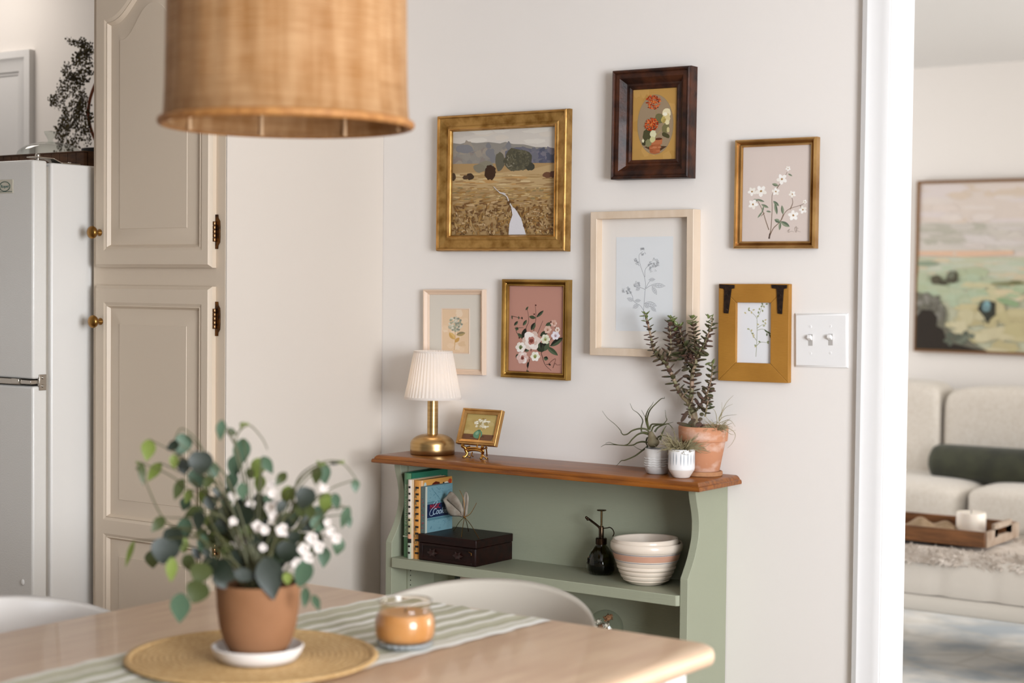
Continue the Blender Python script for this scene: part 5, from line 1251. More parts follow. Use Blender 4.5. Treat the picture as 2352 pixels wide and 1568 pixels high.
LV = [(200,235,130,75,100,3),(235,360,130,60,125,3),(165,370,140,40,80,1),(395,205,130,90,110,2),(340,210,80,50,150,0),(405,330,90,70,90,0),(500,310,140,120,95,0),(575,360,110,60,100,2),(480,400,120,80,70,2),(375,460,130,60,110,1),(350,300,90,50,90,3),(595,480,90,35,65,0),(520,500,90,60,100,3),(255,660,110,60,130,1),(95,830,160,32,108,3),(410,690,150,80,95,2),(295,815,150,140,100,0),(350,740,140,100,70,0),(490,640,110,70,90,0),(570,660,120,80,80,3),(520,740,150,60,60,1),(450,590,110,60,150,1),(540,830,80,40,60,0),(480,830,90,40,60,0),(500,940,130,110,110,1),(335,920,150,60,95,3),(480,1050,130,120,110,1),(385,1140,180,105,95,2),(620,120,120,50,95,2),(680,130,60,40,20,1),(735,250,180,90,100,2),(700,330,130,80,95,2),(830,340,120,80,110,3),(885,320,120,60,60,2),(840,430,110,60,100,3),(790,370,70,50,90,1),(960,400,100,50,130,1),(1000,490,110,70,120,3),(1100,510,130,100,110,0),(1170,380,110,60,100,1),(1210,370,130,70,85,2),(1390,440,80,45,90,2),(1270,310,60,16,0,0),(1220,540,130,70,95,3),(1280,530,100,50,80,2),(1330,620,140,50,110,2),(1290,785,110,65,100,2),(1180,660,90,90,90,2),(1100,660,110,80,150,0),(1080,570,100,80,90,1),(755,610,120,110,95,0),(850,590,110,60,100,3),(1010,640,100,90,90,2),(780,700,80,90,90,1),(800,740,110,60,10,0),(920,770,110,60,80,2),(1000,820,130,110,100,0),(830,850,190,140,90,0),(900,970,250,140,78,0),(640,930,150,110,40,0),(760,950,140,70,10,0),(1090,950,150,100,110,2),(1000,970,70,50,90,3),(1210,850,120,65,95,2),(1100,1080,120,50,95,2),(1165,1110,100,45,70,2),(860,920,60,40,90,3),(640,760,90,60,100,3),(600,740,110,90,80,1),(690,720,90,80,60,1),(680,420,120,70,100,2),(740,470,110,60,90,2),(560,540,90,70,80,0),(600,620,110,70,60,1),(1350,640,80,40,80,2),(1040,740,90,60,100,0),(660,820,110,80,100,1),(720,860,120,90,70,0),(560,900,120,90,110,0),(440,880,110,70,80,1),(620,980,110,80,60,0),(940,880,110,80,100,0),(700,640,80,60,60,0),(540,420,80,50,120,1),(650,540,80,60,90,2),(900,700,80,60,60,1),(960,560,80,50,120,0),(1130,590,80,60,80,1),(400,780,90,60,80,3),(1250,700,70,50,90,1),(430,500,90,50,110,3),(740,760,90,70,100,0)]
FL = [(905,430,.8),(912,480,.9),(900,560,1),(1030,555,1.1),(922,610,1),(970,690,1.2),(790,545,.9),(830,670,1.1),(735,745,1.1),(740,790,1),(770,640,.7),(745,895,1),(690,900,1),(1140,740,1.2),(1095,800,1.2),(1180,790,1.1),(1120,850,1.1),(1250,700,1),(1210,450,.9),(1050,880,1),(1280,740,1),(1000,700,1),(870,690,.9),(675,500,.8),(690,640,.8),(1230,650,.8),(930,540,.8),(860,790,.8)]
LM = [M('leaf_deep_green', '#172113', .5), M('leaf_olive', '#3f4720', .5), M('leaf_grey_green', '#475e47', .5), M('leaf_lime', '#6f7d36', .5)]
stm = MB(); fo = MB(); fl = MB()
random.seed(21)
Dc = (P0-CAM).dot(FWD)
for x, y, ln, wd, ang, sh in LV:
    dpx = math.hypot(x-820, y-900); dd = random.uniform(-.02, .07) if sh else random.uniform(-.05, .03)
    if y > 880: dd = -.055-abs(x-820)/12000
    Dl = Dc+dd; a = math.radians(ang); kk = Dl/F_PX/2.497
    cen = atD(*cF(x, y), Dl)-P0
    td = (RGT*math.cos(a)-UPV*math.sin(a)+FWD*random.uniform(-.3, .3)).normalized(); nrm = (-FWD+RGT*random.uniform(-.3, .3)+UPV*random.uniform(-.2, .5))
    L_ = ln*kk; b0 = cen-td*(L_*.5); fo.leaf(b0, cen+td*(L_*.5), nrm, wd*kk*1.15, fold=.18, curl=random.uniform(-.12, .12), shape='heart' if wd/ln > .6 else 'ovate', n=8, mi=sh)
    if y < 905 or abs(x-820) > 200:
        rt = Vector((random.uniform(-.02, .02), random.uniform(-.02, .02), h-.015)); mid = (rt*.45+b0*.55)+Vector((0, 0, .02+.1*max(0, b0.z-.05)))
        if random.random() < .3 or dpx > 520: stm.tube(spline([rt, mid, b0], 7), [.0016, .0008], 6)
for x, y, s in FL:
    cen = atD(*cF(x, y), Dc+random.uniform(-.04, .04))-P0
    for i in range(5):
        a = 2*PI*i/5+random.random(); d = (RGT*math.cos(a)+UPV*math.sin(a)-FWD*.3).normalized()
        fl.leaf(cen, cen+d*.0095*s, -FWD, .0095*s, fold=.1, curl=.2, shape='round', n=5)
for i in range(16):
    x, y = random.choice([(760, 95), (740, 100), (152, 322), (1190, 310), (1300, 300)]); cen = atD(*cF(x, y), Dc+.01)-P0; fo.ball(cen+Vector((random.uniform(-.006, .006), 0, random.uniform(-.006, .006))), .0028, 8, 5, mi=3)
for pts in ([(640, 900), (560, 600), (520, 250), (400, 110), (345, 190)], [(800, 900), (760, 500), (700, 200), (770, 90), (850, 160), (885, 230)], [(900, 900), (1020, 600), (1060, 400), (1180, 310), (1300, 300), (1380, 380), (1400, 430)], [(620, 900), (480, 720), (300, 640), (180, 400), (150, 320)], [(900, 900), (1100, 740), (1250, 560), (1330, 560)]):
    stm.tube(spline([atD(*cF(*q), Dc+.01)-P0 for q in pts], 8), [.0018, .0008], 6)
for i in range(70):
    x, y = random.gauss(780, 190), random.gauss(700, 130)
    if y > 900: continue
    Dl = Dc+random.uniform(.0, .1); a = math.radians(random.uniform(30, 150)); kk = Dl/F_PX/2.497; cen = atD(*cF(x, y), Dl)-P0; ln = random.uniform(70, 120)
    td = (RGT*math.cos(a)-UPV*math.sin(a)+FWD*random.uniform(-.4, .4)).normalized(); fo.leaf(cen-td*(ln*kk*.5), cen+td*(ln*kk*.5), -FWD+UPV*random.uniform(-.4, .5), ln*kk*random.uniform(.5, .85), fold=.2, curl=.1, shape='ovate', n=7, mi=random.choice([0, 0, 1, 1, 2]))
stm.build('stems', M('trailing_stem', '#4b4a28', .6), root); fo.build('foliage', LM, root, smooth=60)
fl.build('blossoms', M('white_petals', '#d9cec6', .7), root, smooth=60)
random.seed(3)
# ---- candle jar on a glass coaster
cz = TZ+.0035
p, R0, D = stand(930, 1497, cz, 62); k = D/F_PX
root = thing('glass_coaster', 'scalloped clear glass coaster under the amber candle jar', 'coaster', (p.x, p.y, cz+.0005))
MB().lathe([(R0*.8, 0), (R0*.95, .002), (R0*1.05, .0085), (R0*1.0, .0095), (R0*.9, .005), (.001, .0045)], 96, ripple=lambda a, z: 1+.03*math.cos(24*a)).build('glass_disc', M('frosted_glass_coaster', '#d5dce0', .15, trans=.5, ior=1.45), root, smooth=60)
root = thing('candle_jar', 'amber candle in a squat clear glass jar on the glass coaster', 'candle', (p.x, p.y, cz+.0065))
rj = 71*k; hj = .071
jar = [(rj*.78, 0), (rj*.93, .004), (rj, .014), (rj*1.01, .030), (rj*.985, .042), (rj*.9, .050), (rj*.83, .055), (rj*.83, .063), (rj*.87, .067), (rj*.87, hj), (rj*.84, hj+.001)]
MB().lathe(jar, 56, cap1=False).build('jar', thin_glass('candle_jar_glass', '#fbf3e8', 1.3), root, smooth=50)
MB().lathe([(rj*.74, .004), (rj*.9, .008), (rj*.97, .018), (rj*.975, .030), (rj*.95, .041), (rj*.86, .050), (.001, .0495)], 56).build('wax', M('amber_candle_wax', '#b98448', .35, sss=.3, col2='#c89a66', nscale=3), root, smooth=50)
MB().tube([(0, 0, .048), (.001, 0, .058)], .0012, 6).build('wick', M('black_wick', '#1a120c', .9), root)
MB().tube([(rj*.855*math.cos(2*PI*i/48), rj*.855*math.sin(2*PI*i/48), hj-.001) for i in range(48)], .0016, 8, close=True).build('rim', M('solid_glass_rim', '#f2efe8', .05, trans=.7, ior=1.45), root)

# ================================================================== SHELL CHAIRS
def chair(name, label, loc_, rz, mat, grp='molded shell dining chairs', dz=0, ra=.252):
    root = thing(name, label, 'chair', loc_, (0, 0, rz), grp)
    NA, NR = 44, 12; vs = []; fs = []
    for j in range(NR+1):
        s = j/NR
        for i in range(NA):
            a = 2*PI*i/NA              # a = 0 is the back (+y local)
            back = max(0, math.cos(a)); side = abs(math.sin(a))
            zr = .445+(.335+dz)*(max(0, (math.cos(a)+.35)/1.35)**.30) if math.cos(a) > -.35 else .445-.015*(-math.cos(a)-.35)
            if math.cos(a) < .2 and math.cos(a) > -.35: zr = .445+(.335+dz)*(((math.cos(a)+.35)/1.35)**.30)*.93+.0
            R_ = s
            if s < .55: r = s/.55*.78; z = .425+.02*s
            else: t = (s-.55)/.45; r = .78+.22*math.sin(t*PI/2)**.8; z = .436+(zr-.436)*t**1.6
            vs.append((ra*r*math.sin(a), .235*r*math.cos(a)*(1 if math.cos(a) > 0 else 1.05), z))
    for j in range(NR):
        for i in range(NA): k_ = (i+1) % NA; fs.append((j*NA+i, (j+1)*NA+i, (j+1)*NA+k_, j*NA+k_))
    b = MB(); b.add(vs, fs); b.build('shell', mat, root, smooth=80, solid=.009, offs=1, sub=1)
    for sx in (-1, 1):
        for sy in (-1, 1):
            MB().tube([(sx*.12, sy*.11, .425), (sx*.215, sy*.205, 0)], [.015, .010], 14).build('leg', M('beech_chair_leg', '#b98f63', .45), root)
    b = MB(); b.tube([(-.155, -.145, .30), (.155, .145, .30)], .004, 8); b.tube([(.155, -.145, .30), (-.155, .145, .30)], .004, 8); b.build('cross_brace', BLACKM, root)
    return root
SHELL = M('warm_white_molded_shell', '#cfc6b8', .4)
chair('shell_chair', 'beige molded shell chair at the far end of the dining table, before the bookcase', (-1.853, 2.412, 0), 0, SHELL, ra=.28)
chair('shell_chair', 'white molded shell chair at the left side of the dining table, near the refrigerator', (-2.335, 1.915, 0), math.radians(90), M('white_molded_shell', '#e0dad4', .35), dz=-.012)

# ================================================================== PENDANT LAMP
wv = bpy.data.materials.new('woven_rattan'); wv.use_nodes = True; nt = wv.node_tree; pb = nt.nodes['Principled BSDF']; pb.inputs['Roughness'].default_value = .6
uvn = nt.nodes.new('ShaderNodeUVMap'); uvn.uv_map = 'UVMap'
def noise(sc_, s, det=2):
    mp = nt.nodes.new('ShaderNodeMapping'); mp.inputs['Scale'].default_value = sc_; n_ = nt.nodes.new('ShaderNodeTexNoise'); n_.inputs['Scale'].default_value = s; n_.inputs['Detail'].default_value = det
    nt.links.new(uvn.outputs[0], mp.inputs[0]); nt.links.new(mp.outputs[0], n_.inputs['Vector']); return n_
n1 = noise((46, 1.2, 1), 1.0); n2 = noise((5, 9, 1), 1.0); n3 = noise((30, 120, 1), 1.0)
def ramp(src, a, b_, c0, c1):
    r_ = nt.nodes.new('ShaderNodeValToRGB'); r_.color_ramp.elements[0].position = a; r_.color_ramp.elements[1].position = b_; r_.color_ramp.elements[0].color = lin(c0); r_.color_ramp.elements[1].color = lin(c1); nt.links.new(src, r_.inputs[0]); return r_
r1_ = ramp(n1.outputs['Fac'], .36, .62, '#a8733c', '#d3a676'); r2_ = ramp(n2.outputs['Fac'], .4, .6, '#a26d33', '#d0a272'); r3_ = ramp(n3.outputs['Fac'], .3, .7, '#97622c', '#d3a97c')
m1 = nt.nodes.new('ShaderNodeMix'); m1.data_type = 'RGBA'; m1.inputs[0].default_value = .3; nt.links.new(r1_.outputs[0], m1.inputs[6]); nt.links.new(r2_.outputs[0], m1.inputs[7])
m2 = nt.nodes.new('ShaderNodeMix'); m2.data_type = 'RGBA'; m2.inputs[0].default_value = .25; nt.links.new(m1.outputs[2], m2.inputs[6]); nt.links.new(r3_.outputs[0], m2.inputs[7])
nt.links.new(m2.outputs[2], pb.inputs['Base Color'])
wav = nt.nodes.new('ShaderNodeTexWave'); wav.bands_direction = 'Y'; wav.inputs['Scale'].default_value = 28; nt.links.new(uvn.outputs[0], wav.inputs[0])
bp = nt.nodes.new('ShaderNodeBump'); bp.inputs['Strength'].default_value = .5; bp.inputs['Distance'].default_value = .003; nt.links.new(wav.outputs['Fac'], bp.inputs['Height']); nt.links.new(bp.outputs[0], pb.inputs['Normal'])
tr_ = nt.nodes.new('ShaderNodeBsdfTranslucent'); nt.links.new(m2.outputs[2], tr_.inputs[0]); mx = nt.nodes.new('ShaderNodeMixShader'); mx.inputs[0].default_value = .22
nt.links.new(pb.outputs[0], mx.inputs[1]); nt.links.new(tr_.outputs[0], mx.inputs[2]); nt.links.new(mx.outputs[0], nt.nodes['Material Output'].inputs['Surface'])
LD = 2.6; lc = atD(659, 290, LD); kl = LD/F_PX
root = thing('pendant_lamp', 'large woven rattan drum pendant lamp hanging over the dining table', 'pendant lamp', (lc.x, lc.y, lc.z))
rb = 278*kl; H = .33
pr = [(rb*1.018, .001), (rb*1.008, .012), (rb*1.0, .03), (rb*.992, .06), (rb*.985, .12), (rb*.98, .2), (rb*.975, H)]
b = MB(); b.lathe(pr, 120, cap0=False, cap1=False, ripple=lambda a, z: 1+(.004*math.sin(23*a)+.002*math.sin(7*a))*min(1, z*12))
b.build('shade', wv, root, smooth=80, solid=.006, offs=-1)
b = MB(); b.tube([(rb*1.022*math.cos(2*PI*i/90), rb*1.022*math.sin(2*PI*i/90), .004) for i in range(90)], .0065, 10, close=True)
b.build('rim', M('braided_rattan_rim', '#b07a40', .6, col2='#955f2a', nscale=60, bump=.6, bscale=120), root)
b = MB(); RATT = M('pale_rattan_rib', '#d9b48a', .6)
for i in range(8):
    a = 2*PI*i/8+.2; b = MB(); b.tube([(rb*.962*math.cos(a), rb*.962*math.sin(a), .0), (rb*.95*math.cos(a), rb*.95*math.sin(a), H)], .0035, 6); b.build('inner_rib', RATT, root)
b = MB(); b.tube([(.03*math.cos(2*PI*i/24), .03*math.sin(2*PI*i/24), H-.012) for i in range(24)], .003, 6, close=True)
for i in range(3): a = 2*PI*i/3; b.tube([(.03*math.cos(a), .03*math.sin(a), H-.012), (rb*.96*math.cos(a), rb*.96*math.sin(a), H-.004)], .0025, 6)
b.build('spider_frame', M('white_wire_frame', '#dcd5cb', .4), root)
MB().lathe([(.018, H-.08), (.02, H-.07), (.02, H-.02), (.012, H-.005)], 24).build('socket', M('brass_socket', '#8d6a35', .35, 1), root)
MB().ball((0, 0, H-.115), (.03, .03, .038), 20, 12).build('bulb', M('frosted_bulb', '#ece7df', .3), root)
MB().tube([(0, 0, H-.01), (0, 0, CH-lc.z-.02)], .003, 8).build('cord', M('cream_cord', '#d9d0c2', .7), root)
MB().lathe([(.055, CH-lc.z-.022), (.06, CH-lc.z-.015), (.06, CH-lc.z-.001)], 32).build('ceiling_rose', WHITEP, root)

# ================================================================== LIVING ROOM
# ---- rug
RUG = M('distressed_blue_rug', '#eae6df', .95, col2='#afb6bb', nscale=3.2, ramp=(.42, .62), bump=.5, bscale=90, detail=12)
nt = RUG.node_tree; b_ = nt.nodes['Principled BSDF']; src = b_.inputs['Base Color'].links[0].from_socket
tc = nt.nodes.new('ShaderNodeTexCoord'); vo = nt.nodes.new('ShaderNodeTexVoronoi'); vo.feature = 'DISTANCE_TO_EDGE'; vo.inputs['Scale'].default_value = 3.2; nt.links.new(tc.outputs['Object'], vo.inputs['Vector'])
rr_ = nt.nodes.new('ShaderNodeValToRGB'); rr_.color_ramp.elements[0].position = .01; rr_.color_ramp.elements[1].position = .06; rr_.color_ramp.elements[0].color = (.4, .4, .4, 1); rr_.color_ramp.elements[1].color = (0, 0, 0, 1); nt.links.new(vo.outputs['Distance'], rr_.inputs[0])
mxx = nt.nodes.new('ShaderNodeMix'); mxx.data_type = 'RGBA'; nt.links.new(rr_.outputs[0], mxx.inputs[0]); nt.links.new(src, mxx.inputs[6]); mxx.inputs[7].default_value = lin('#c9c3b8'); nt.links.new(mxx.outputs[2], b_.inputs['Base Color'])
o = MB().box(-2.1, 2.1, -1.55, 1.55, 0, .009).build('area_rug', RUG, loc=(-1.5, 5.4, .0005), bevel=.003); o.scale = (.72, 1, 1)
o.scale = (1, 1, 1); o.location.x = -.9; tag(o, 'distressed grey-blue area rug on the living room floor', 'rug')
# ---- ottoman
LIN = M('oatmeal_linen', '#dfd7cc', .9, bump=.4, bscale=300, sheen=.2); LIN2 = M('light_linen', '#ddd6cb', .9, bump=.5, bscale=260, sheen=.2)
OY = 5.6; oz0 = onY(2063, 1398, OY).z; oz1 = onY(2066, 1359, OY).z; oz2 = .415
oxa, oxb = -2.75, -1.0; ocx = (oxa+oxb)/2; ocy = OY+.33
root = thing('ottoman', 'long upholstered oatmeal ottoman with a channelled cushion, in front of the sofa', 'ottoman', (ocx, ocy, 0))
slab(MB(), oxa-ocx, oxb-ocx, -.33, .33, .05, [(.012, oz0), (.002, oz0+.01), (0, oz1-.012), (.006, oz1-.003)]).build('base', LIN2, root, smooth=60)
n = 9; cw = (oxb-oxa)/n
b = MB(); NX, NY = 90, 24; vs = []
def ring_pt(s):      # cross-section around the cushion, front to back
    pts = [(-.322, oz1), (-.334, oz1+.03), (-.334, oz2-.04), (-.318, oz2-.012), (-.27, oz2), (0, oz2+.008), (.27, oz2), (.318, oz2-.012), (.334, oz2-.04), (.334, oz1+.03), (.322, oz1)]
    i = min(int(s*(len(pts)-1)), len(pts)-2); f = s*(len(pts)-1)-i; return (pts[i][0]*(1-f)+pts[i+1][0]*f, pts[i][1]*(1-f)+pts[i+1][1]*f)
for i in range(NX+1):
    x = (oxa-ocx)+(oxb-oxa)*i/NX; ph = (x/cw+.35) % 1; g = -.010*math.exp(-((min(ph, 1-ph))*9)**2)
    for j in range(NY+1):
        y, z = ring_pt(j/NY); q = Vector((0, y, z-(oz1+oz2)/2)); q = q*(1+g/.2*.5) if q.length > 0 else q
        vs.append((x, q.y, q.z+(oz1+oz2)/2))
fs = [(i*(NY+1)+j, (i+1)*(NY+1)+j, (i+1)*(NY+1)+j+1, i*(NY+1)+j+1) for i in range(NX) for j in range(NY)]
fs += [tuple(range(NY+1)), tuple(NX*(NY+1)+j for j in range(NY+1))[::-1]]
b.add(vs, fs); b.build('cushion', LIN, root, smooth=60)
for sx in (-1, 1):
    for sy in (-1, 1): MB().tube([(sx*(.78), sy*.24, oz0), (sx*.80, sy*.25, .0105)], [.022, .014], 14).build('leg', M('dark_sofa_leg', '#3a2416', .4), root)
# ---- fur throw
FUR = M('cream_faux_fur', '#d8cdc2', .95, col2='#c0b2a4', nscale=25)
random.seed(31)
b = MB(); fx0, fx1 = -2.62, -1.25; NXf, NYf = 60, 16; vs = []
for i in range(NXf+1):
    x = fx0+(fx1-fx0)*i/NXf
    for j in range(NYf+1):
        v = j/NYf; y = OY-.004+v*.5+.015*math.sin(x*9); z = oz2+.006+.010*math.sin(x*14+v*5)*math.sin(v*9)+.006
        if v < .12: z = oz2-.028*(1-v/.12)**1.2+.006
        vs.append((x+.012*math.sin(v*11), y, z))
b.add(vs, [(i*(NYf+1)+j, (i+1)*(NYf+1)+j, (i+1)*(NYf+1)+j+1, i*(NYf+1)+j+1) for i in range(NXf) for j in range(NYf)])
for q in range(5200):
    x = random.uniform(fx0, fx1); v = random.random()**1.4; y = OY-.008+v*.5+.015*math.sin(x*9); z = oz2+.010 if v > .12 else oz2-.028*(1-v/.12)**1.2+.008
    if -2.35 < x < -1.86 and .18 < v < .80: continue
    cl = math.sin(x*31+1.3*math.sin(v*20))*.8
    d = Vector((cl+random.gauss(0, .3), -.5+random.gauss(0, .4), .55+random.gauss(0, .25))).normalized()*random.uniform(.018, .034)
    if v < .06: d.z -= .02
    b.leaf((x, y, z), (x+d.x, y+d.y, max(z+d.z, z-.02)), (0, -1, .3), .006, n=2, curl=.25, shape='lance')
o = b.build('fur_throw', FUR, smooth=60); tag(o, 'shaggy cream fur throw spread over the ottoman', 'throw')
# ---- tray, candle, cloth
TRW = M('brown_tray_wood', '#8a5a32', .5, col2='#5e3a1c', nscale=8, stretch=(1, 7, 7)); TRE = M('worn_pale_wood', '#a89684', .7, col2='#8b7460', nscale=18)
tzb = oz2+.026
c0 = onZ(2263, 1258, tzb); tL, tDp, tH = .62, .34, .055
root = thing('serving_tray', 'rectangular rustic wooden serving tray on the fur throw', 'tray', (c0.x-tL/2, c0.y+tDp/2, tzb))
MB().box(-tL/2, tL/2, -tDp/2, tDp/2, 0, .01).build('base', TRW, root)
for s in (-1, 1): MB().box(-tL/2, tL/2, s*tDp/2-.006, s*tDp/2+.006, 0, tH).build('side_rail', TRW, root, bevel=.003)
for s in (-1, 1):
    out = [(-tDp/2, 0), (tDp/2, 0), (tDp/2, tH), (.08, tH+.025), (-.08, tH+.025), (-tDp/2, tH)]
    b = MB(); x_ = s*tL/2-.006
    for (y0, y1, z0, z1) in ((-tDp/2, tDp/2, 0, tH*.55), (-tDp/2, -.06, tH*.55, tH), (.06, tDp/2, tH*.55, tH), (-.09, .09, tH, tH+.02), (-.09, -.06, tH*.5, tH+.001), (.06, .09, tH*.5, tH+.001)):
        b.box(x_, x_+.012, y0, y1, z0, z1)
    b.build('handle_end', TRE, root)
tz_ = tzb+.0105
cc = onZ(2239, 1229, tz_+.0)
rc = 33.5/F_PX*(cc-CAM).dot(FWD)
cyl = cc+HF*rc
root = thing('pillar_candle', 'thick white pillar candle standing in the serving tray', 'candle', (min(cyl.x, c0.x-rc-.02), cyl.y, tz_))
MB().lathe([(rc*.98, 0), (rc, .003), (rc, .074), (rc*.96, .078), (rc*.8, .0765), (.001, .073)], 40).build('wax', M('ivory_wax', '#efe4d6', .45, sss=.3), root, smooth=50)
MB().tube([(0, 0, .07), (.001, 0, .086)], .0015, 6).build('wick', M('black_wick', '#1a120c'), root)
b = MB(); NXc = 26; vs = []; w_ = .24; 
q0 = onZ(2112, 1224, tz_)
for i in range(NXc+1):
    for j in range(13):
        u, v = i/NXc, j/12; e = math.sin(PI*u)*math.sin(PI*v)
        vs.append((q0.x-.12+w_*u, q0.y-.02+.2*v, tz_+.0012+.05*e**.6*(.75+.25*math.sin(u*13+v*6))))
b.add(vs, [(i*13+j, (i+1)*13+j, (i+1)*13+j+1, i*13+j+1) for i in range(NXc) for j in range(12)])
o = b.build('folded_cloth', M('tan_linen_cloth', '#a98f72', .9, col2='#8f7657', nscale=30), smooth=70, solid=.002, offs=0); tag(o, 'crumpled tan cloth lying in the left half of the serving tray', 'cloth')
# ---- sofa
def pillow(b, x0, x1, y0, y1, z0, z1, puff=.03, N=14, e=.42):
    """soft rounded box (superellipsoid)"""
    cx_, cy_, cz_ = (x0+x1)/2, (y0+y1)/2, (z0+z1)/2; hx_, hy_, hz_ = (x1-x0)/2, (y1-y0)/2, (z1-z0)/2
    def sg(v, p): return math.copysign(abs(v)**p, v)
    vs = []; fs = []; NA = 40; NB = 22
    for j in range(NB+1):
        t = -PI/2+PI*j/NB
        for i in range(NA):
            a = 2*PI*i/NA
            vs.append((cx_+hx_*sg(math.cos(t), e)*sg(math.cos(a), e*.8), cy_+hy_*sg(math.cos(t), e)*sg(math.sin(a), e*.8), cz_+hz_*sg(math.sin(t), e)*(1+puff*math.cos(a*2)*0)))
    for j in range(NB):
        for i in range(NA): k_ = (i+1) % NA; fs.append((j*NA+i, j*NA+k_, (j+1)*NA+k_, (j+1)*NA+i))
    return b.add(vs, fs)
SY = 6.95; zc = .475
xs = onY(2206, 1150, SY).x; xbk = onY(2157, 980, 7.42).x
root = thing('sofa', 'off-white linen sofa against the far living room wall', 'sofa', (xs, SY, 0))
def S(b): return loc(b, xs, SY)
zbk = onY(2110, 878, 7.5).z
SOF = M('cream_linen_sofa', '#e0d8cd', .92, col2='#d5cbbe', nscale=90, bump=.5, bscale=240, sheen=.2)
xl, xr = xs-.95, xs+.95
S(MB().box(xl-.16, xr+.16, SY+.03, 7.83, .14, .33)).build('frame', SOF, root, bevel=.03, bseg=4)
S(pillow(MB(), xl-.16, xr+.16, 7.6, 7.86, .2, zbk-.04, e=.25)).build('back_frame', SOF, root, smooth=80)
for s, x_ in ((-1, xl-.2), (1, xr+.02)): S(pillow(MB(), x_, x_+.18, SY, 7.85, .15, .62, e=.3)).build('arm', SOF, root, smooth=80)
S(pillow(MB(), xl, xs-.002, SY-.02, 7.58, .31, zc+.035, e=.36)).build('seat_cushion', SOF, root, smooth=80)
S(pillow(MB(), xs+.002, xr, SY-.02, 7.58, .31, zc+.035, e=.36)).build('seat_cushion', SOF, root, smooth=80)
S(pillow(MB(), xl+.02, xbk-.003, 7.4, 7.68, zc-.02, zbk+.01, e=.3)).build('back_cushion', SOF, root, smooth=80)
S(pillow(MB(), xbk+.003, xr+.1, 7.42, 7.68, zc-.02, zbk+.0, e=.3)).build('back_cushion', SOF, root, smooth=80)
for sx in (xl-.08, xr+.08):
    for sy in (SY+.1, 7.75): S(MB().tube([(sx, sy, .14), (sx, sy, .0)], [.025, .018], 12)).build('leg', M('dark_sofa_leg', '#3a2416'), root)
# bolster
bl = onY(2137, 1070, 7.28); br_ = .083; zb_ = onY(2200, 1072, 7.28).z
b = MB(); Lb = .85
pr = [(.001, 0), (br_*.55, .004), (br_*.85, .018), (br_, .045), (br_*1.02, Lb/2), (br_, Lb-.045), (br_*.85, Lb-.018), (br_*.55, Lb-.004), (.001, Lb)]
b.lathe(pr, 36, axis=Matrix.Rotation(PI/2, 3, 'Y'), cap0=False, cap1=False)
o = b.build('bolster_pillow', M('olive_velvet', '#26281a', .8, col2='#3b3d29', nscale=12, sheen=.15), smooth=70, loc=(bl.x, 7.285, zc+.035+br_*.7)); tag(o, 'dark olive velvet bolster pillow lying on the sofa seat', 'pillow')
# ---- painting above the sofa
cp_ = crop(2080, 400, 3.647)
TL, BL, TR, BR = cp_(88, 62), cp_(74, 1478), cp_(1750, 10), cp_(1750, 1548)
root, w, h = hang('framed_meadow_painting', 'large framed abstract meadow painting above the sofa in the living room', 'picture', TL, TR, BL, BR, .04, Yw=YL)
frame_mesh(w, h, [(0, 0), (0, .04), (.013, .04), (.0135, .03)]).build('frame', M('thin_walnut_frame', '#7c5326', .5), root)
A = Art(w-.026, h-.026, (102, 75), (1740, 25), (88, 1462), (1740, 1530), y=-.031, eps=.00004)
A.bg('#d9ccc2')
def band(pts, co): A.poly(pts, co)
for i in range(50): A.blob(random.uniform(100, 1700), random.uniform(60, 400), random.uniform(80, 220), random.uniform(15, 40), random.choice(['#ddd2ca', '#d8c8b9', '#dccfc6', '#d6c5b4', '#dbd0cc']), 0, .2)
band([(80, 400), (500, 405), (1750, 380), (1750, 650), (80, 640)], '#cfc7be')
for i in range(40): A.blob(random.uniform(100, 620), random.uniform(430, 590), random.uniform(60, 150), random.uniform(10, 28), random.choice(['#bab5a8', '#c2bcb0', '#c8c1b8', '#b6b2a4']), 0, .25)
for i in range(30): A.blob(random.uniform(600, 1700), random.uniform(420, 620), random.uniform(60, 160), random.uniform(10, 28), random.choice(['#d3cbc6', '#d0c6bf', '#cdc6bc']), 0, .25)
band([(80, 640), (930, 635), (930, 672), (500, 690), (80, 675)], '#dcb99e'); A.blob(420, 662, 18, 12, '#d3c6b8')
band([(80, 690), (1750, 690), (1750, 1540), (80, 1480)], '#bfc0a6')
for i in range(60): A.blob(random.uniform(100, 1700), random.uniform(710, 880), random.uniform(60, 200), random.uniform(8, 22), random.choice(['#c8c3ab', '#bcc4ae', '#cfc2a6', '#b4bfa5', '#c3c6b4']), 0, .25)
for i in range(60): A.blob(random.uniform(100, 640), random.uniform(820, 1110), random.uniform(40, 120), random.uniform(15, 40), random.choice(['#aeb798', '#b3bb9f', '#a8b294', '#b0bda2']), 0, .2)
for i in range(50): A.blob(random.uniform(560, 1700), random.uniform(900, 1060), random.uniform(50, 150), random.uniform(12, 30), random.choice(['#b3bd9f', '#c5bf9a', '#a9b795', '#d0c2a0', '#d8cdb6']), 0, .25)
for i in range(60): A.blob(random.uniform(480, 1700), random.uniform(1100, 1500), random.uniform(60, 180), random.uniform(20, 60), random.choice(['#c3b991', '#bdb389', '#c7be9c', '#b9ae86']), 0, .2)
for i in range(12): A.blob(random.uniform(380, 700), random.uniform(1150, 1400), random.uniform(40, 100), random.uniform(20, 60), random.choice(['#c9c1a0', '#c3bb98']), 0, .2)
A.blob(180, 745, 100, 20, '#8d9a84'); A.blob(900, 915, 160, 14, '#7f7d58'); A.blob(960, 905, 60, 14, '#6f6e4a'); A.blob(900, 1070, 100, 30, '#8fa67f', 15)
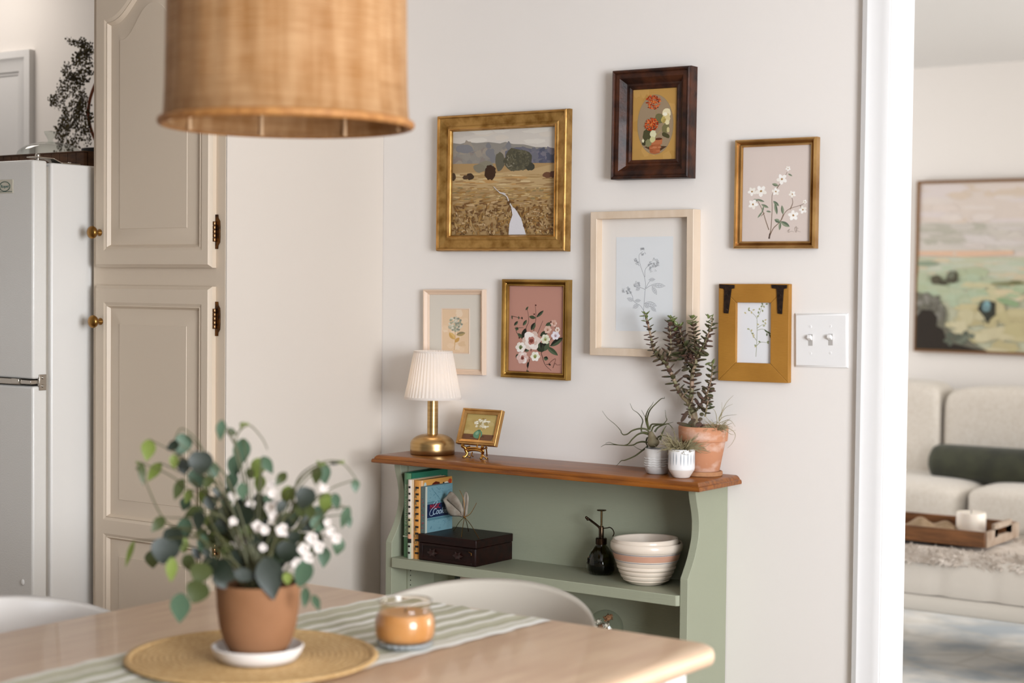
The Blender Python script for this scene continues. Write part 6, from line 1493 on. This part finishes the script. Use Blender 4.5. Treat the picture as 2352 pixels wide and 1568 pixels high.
band([(80, 975), (130, 1000), (200, 985), (220, 1050), (270, 1080), (290, 1130), (350, 1100), (370, 1170), (350, 1270), (400, 1310), (440, 1330), (500, 1350), (560, 1380), (640, 1440), (740, 1500), (80, 1480)], '#6d6a5c')
for i in range(26): A.blob(random.uniform(100, 330), random.uniform(1010, 1200), random.uniform(15, 45), random.uniform(15, 40), random.choice(['#77746a', '#625f54', '#86837a']), random.uniform(0, 90), .3)
band([(80, 1190), (150, 1130), (240, 1140), (290, 1200), (280, 1270), (340, 1300), (370, 1380), (440, 1420), (600, 1460), (740, 1500), (80, 1480)], '#282018')
for i in range(14): A.blob(random.uniform(380, 600), random.uniform(1330, 1420), 30, 24, random.choice(['#6f7566', '#7e8474', '#5c6154']), 0, .3)
A.blob(265, 880, 48, 40, '#55503f'); A.blob(330, 905, 50, 20, '#484434'); A.blob(410, 860, 52, 52, '#4c4838'); A.blob(400, 840, 34, 34, '#6d6f5e')
band([(640, 1130), (670, 1070), (740, 1060), (795, 1075), (795, 1180), (750, 1215), (733, 1260), (700, 1200)], '#33352c'); A.blob(715, 1110, 38, 46, '#6e898c'); A.blob(722, 1085, 24, 26, '#7fa3a8')
A.build('canvas', CANVAS, root)
# ================================================================== CAMERA AND LIGHT
cd = bpy.data.cameras.new('camera'); cam = bpy.data.objects.new('camera', cd); C.objects.link(cam)
cd.sensor_width = 36; cd.lens = F_PX/2352*36; cd.clip_start = .05; cd.clip_end = 60
mt = Matrix((RGT, UPV, -FWD)).transposed().to_4x4(); mt.translation = CAM; cam.matrix_world = mt
cd.dof.use_dof = True; cd.dof.focus_distance = 4.05; cd.dof.aperture_fstop = 2.6
bpy.context.scene.camera = cam
def area(name, loc_, rot_, sx, sy, power, col):
    l = bpy.data.lights.new(name, 'AREA'); l.shape = 'RECTANGLE'; l.size = sx; l.size_y = sy; l.energy = power; l.color = col
    o = bpy.data.objects.new(name, l); C.objects.link(o); o.location = loc_; o.rotation_euler = rot_; return o
area('window_daylight', (X1+.02, .8, 1.425), (0, PI/2, 0), 1.4, 1.65, 200, (.935, .985, 1.05))
area('living_window_daylight', (X1+.02, 6.45, 1.375), (0, PI/2, 0), 1.5, 2.05, 120, (.98, .99, 1.0))
area('living_left_fill', (X0-.02, 6.05, 1.375), (0, -PI/2, 0), 1.5, 1.65, 44, (.98, .99, 1.0))  # added fill from the left, brightens the living room but misses the jamb
area('kitchen_wall_fill', (-4.45, 3.08, CH-.02), (0, 0, 0), .35, .35, 3.2, (1, .93, .86))  # added lamp with no fixture, lifts the kitchen wall the pantry shades
wd = bpy.data.worlds.new('World'); bpy.context.scene.world = wd; wd.use_nodes = True
bg = wd.node_tree.nodes['Background']; bg.inputs[0].default_value = (.97, .99, 1, 1); bg.inputs[1].default_value = .22
sc = bpy.context.scene
sc.view_settings.view_transform = 'Standard'; sc.view_settings.look = 'None'; sc.view_settings.gamma = 1; sc.view_settings.exposure = 0.1
sc.view_settings.use_curve_mapping = False
sc.cycles.use_denoising = True
try: sc.cycles.denoiser = 'OPENIMAGEDENOISE'
except Exception: pass
sc.cycles.use_adaptive_sampling = True; sc.cycles.adaptive_threshold = .02
sc.cycles.max_bounces = 10; sc.cycles.diffuse_bounces = 3; sc.cycles.glossy_bounces = 4; sc.cycles.transmission_bounces = 10; sc.cycles.transparent_max_bounces = 10
sc.cycles.sample_clamp_indirect = 6; sc.cycles.caustics_reflective = False; sc.cycles.caustics_refractive = False
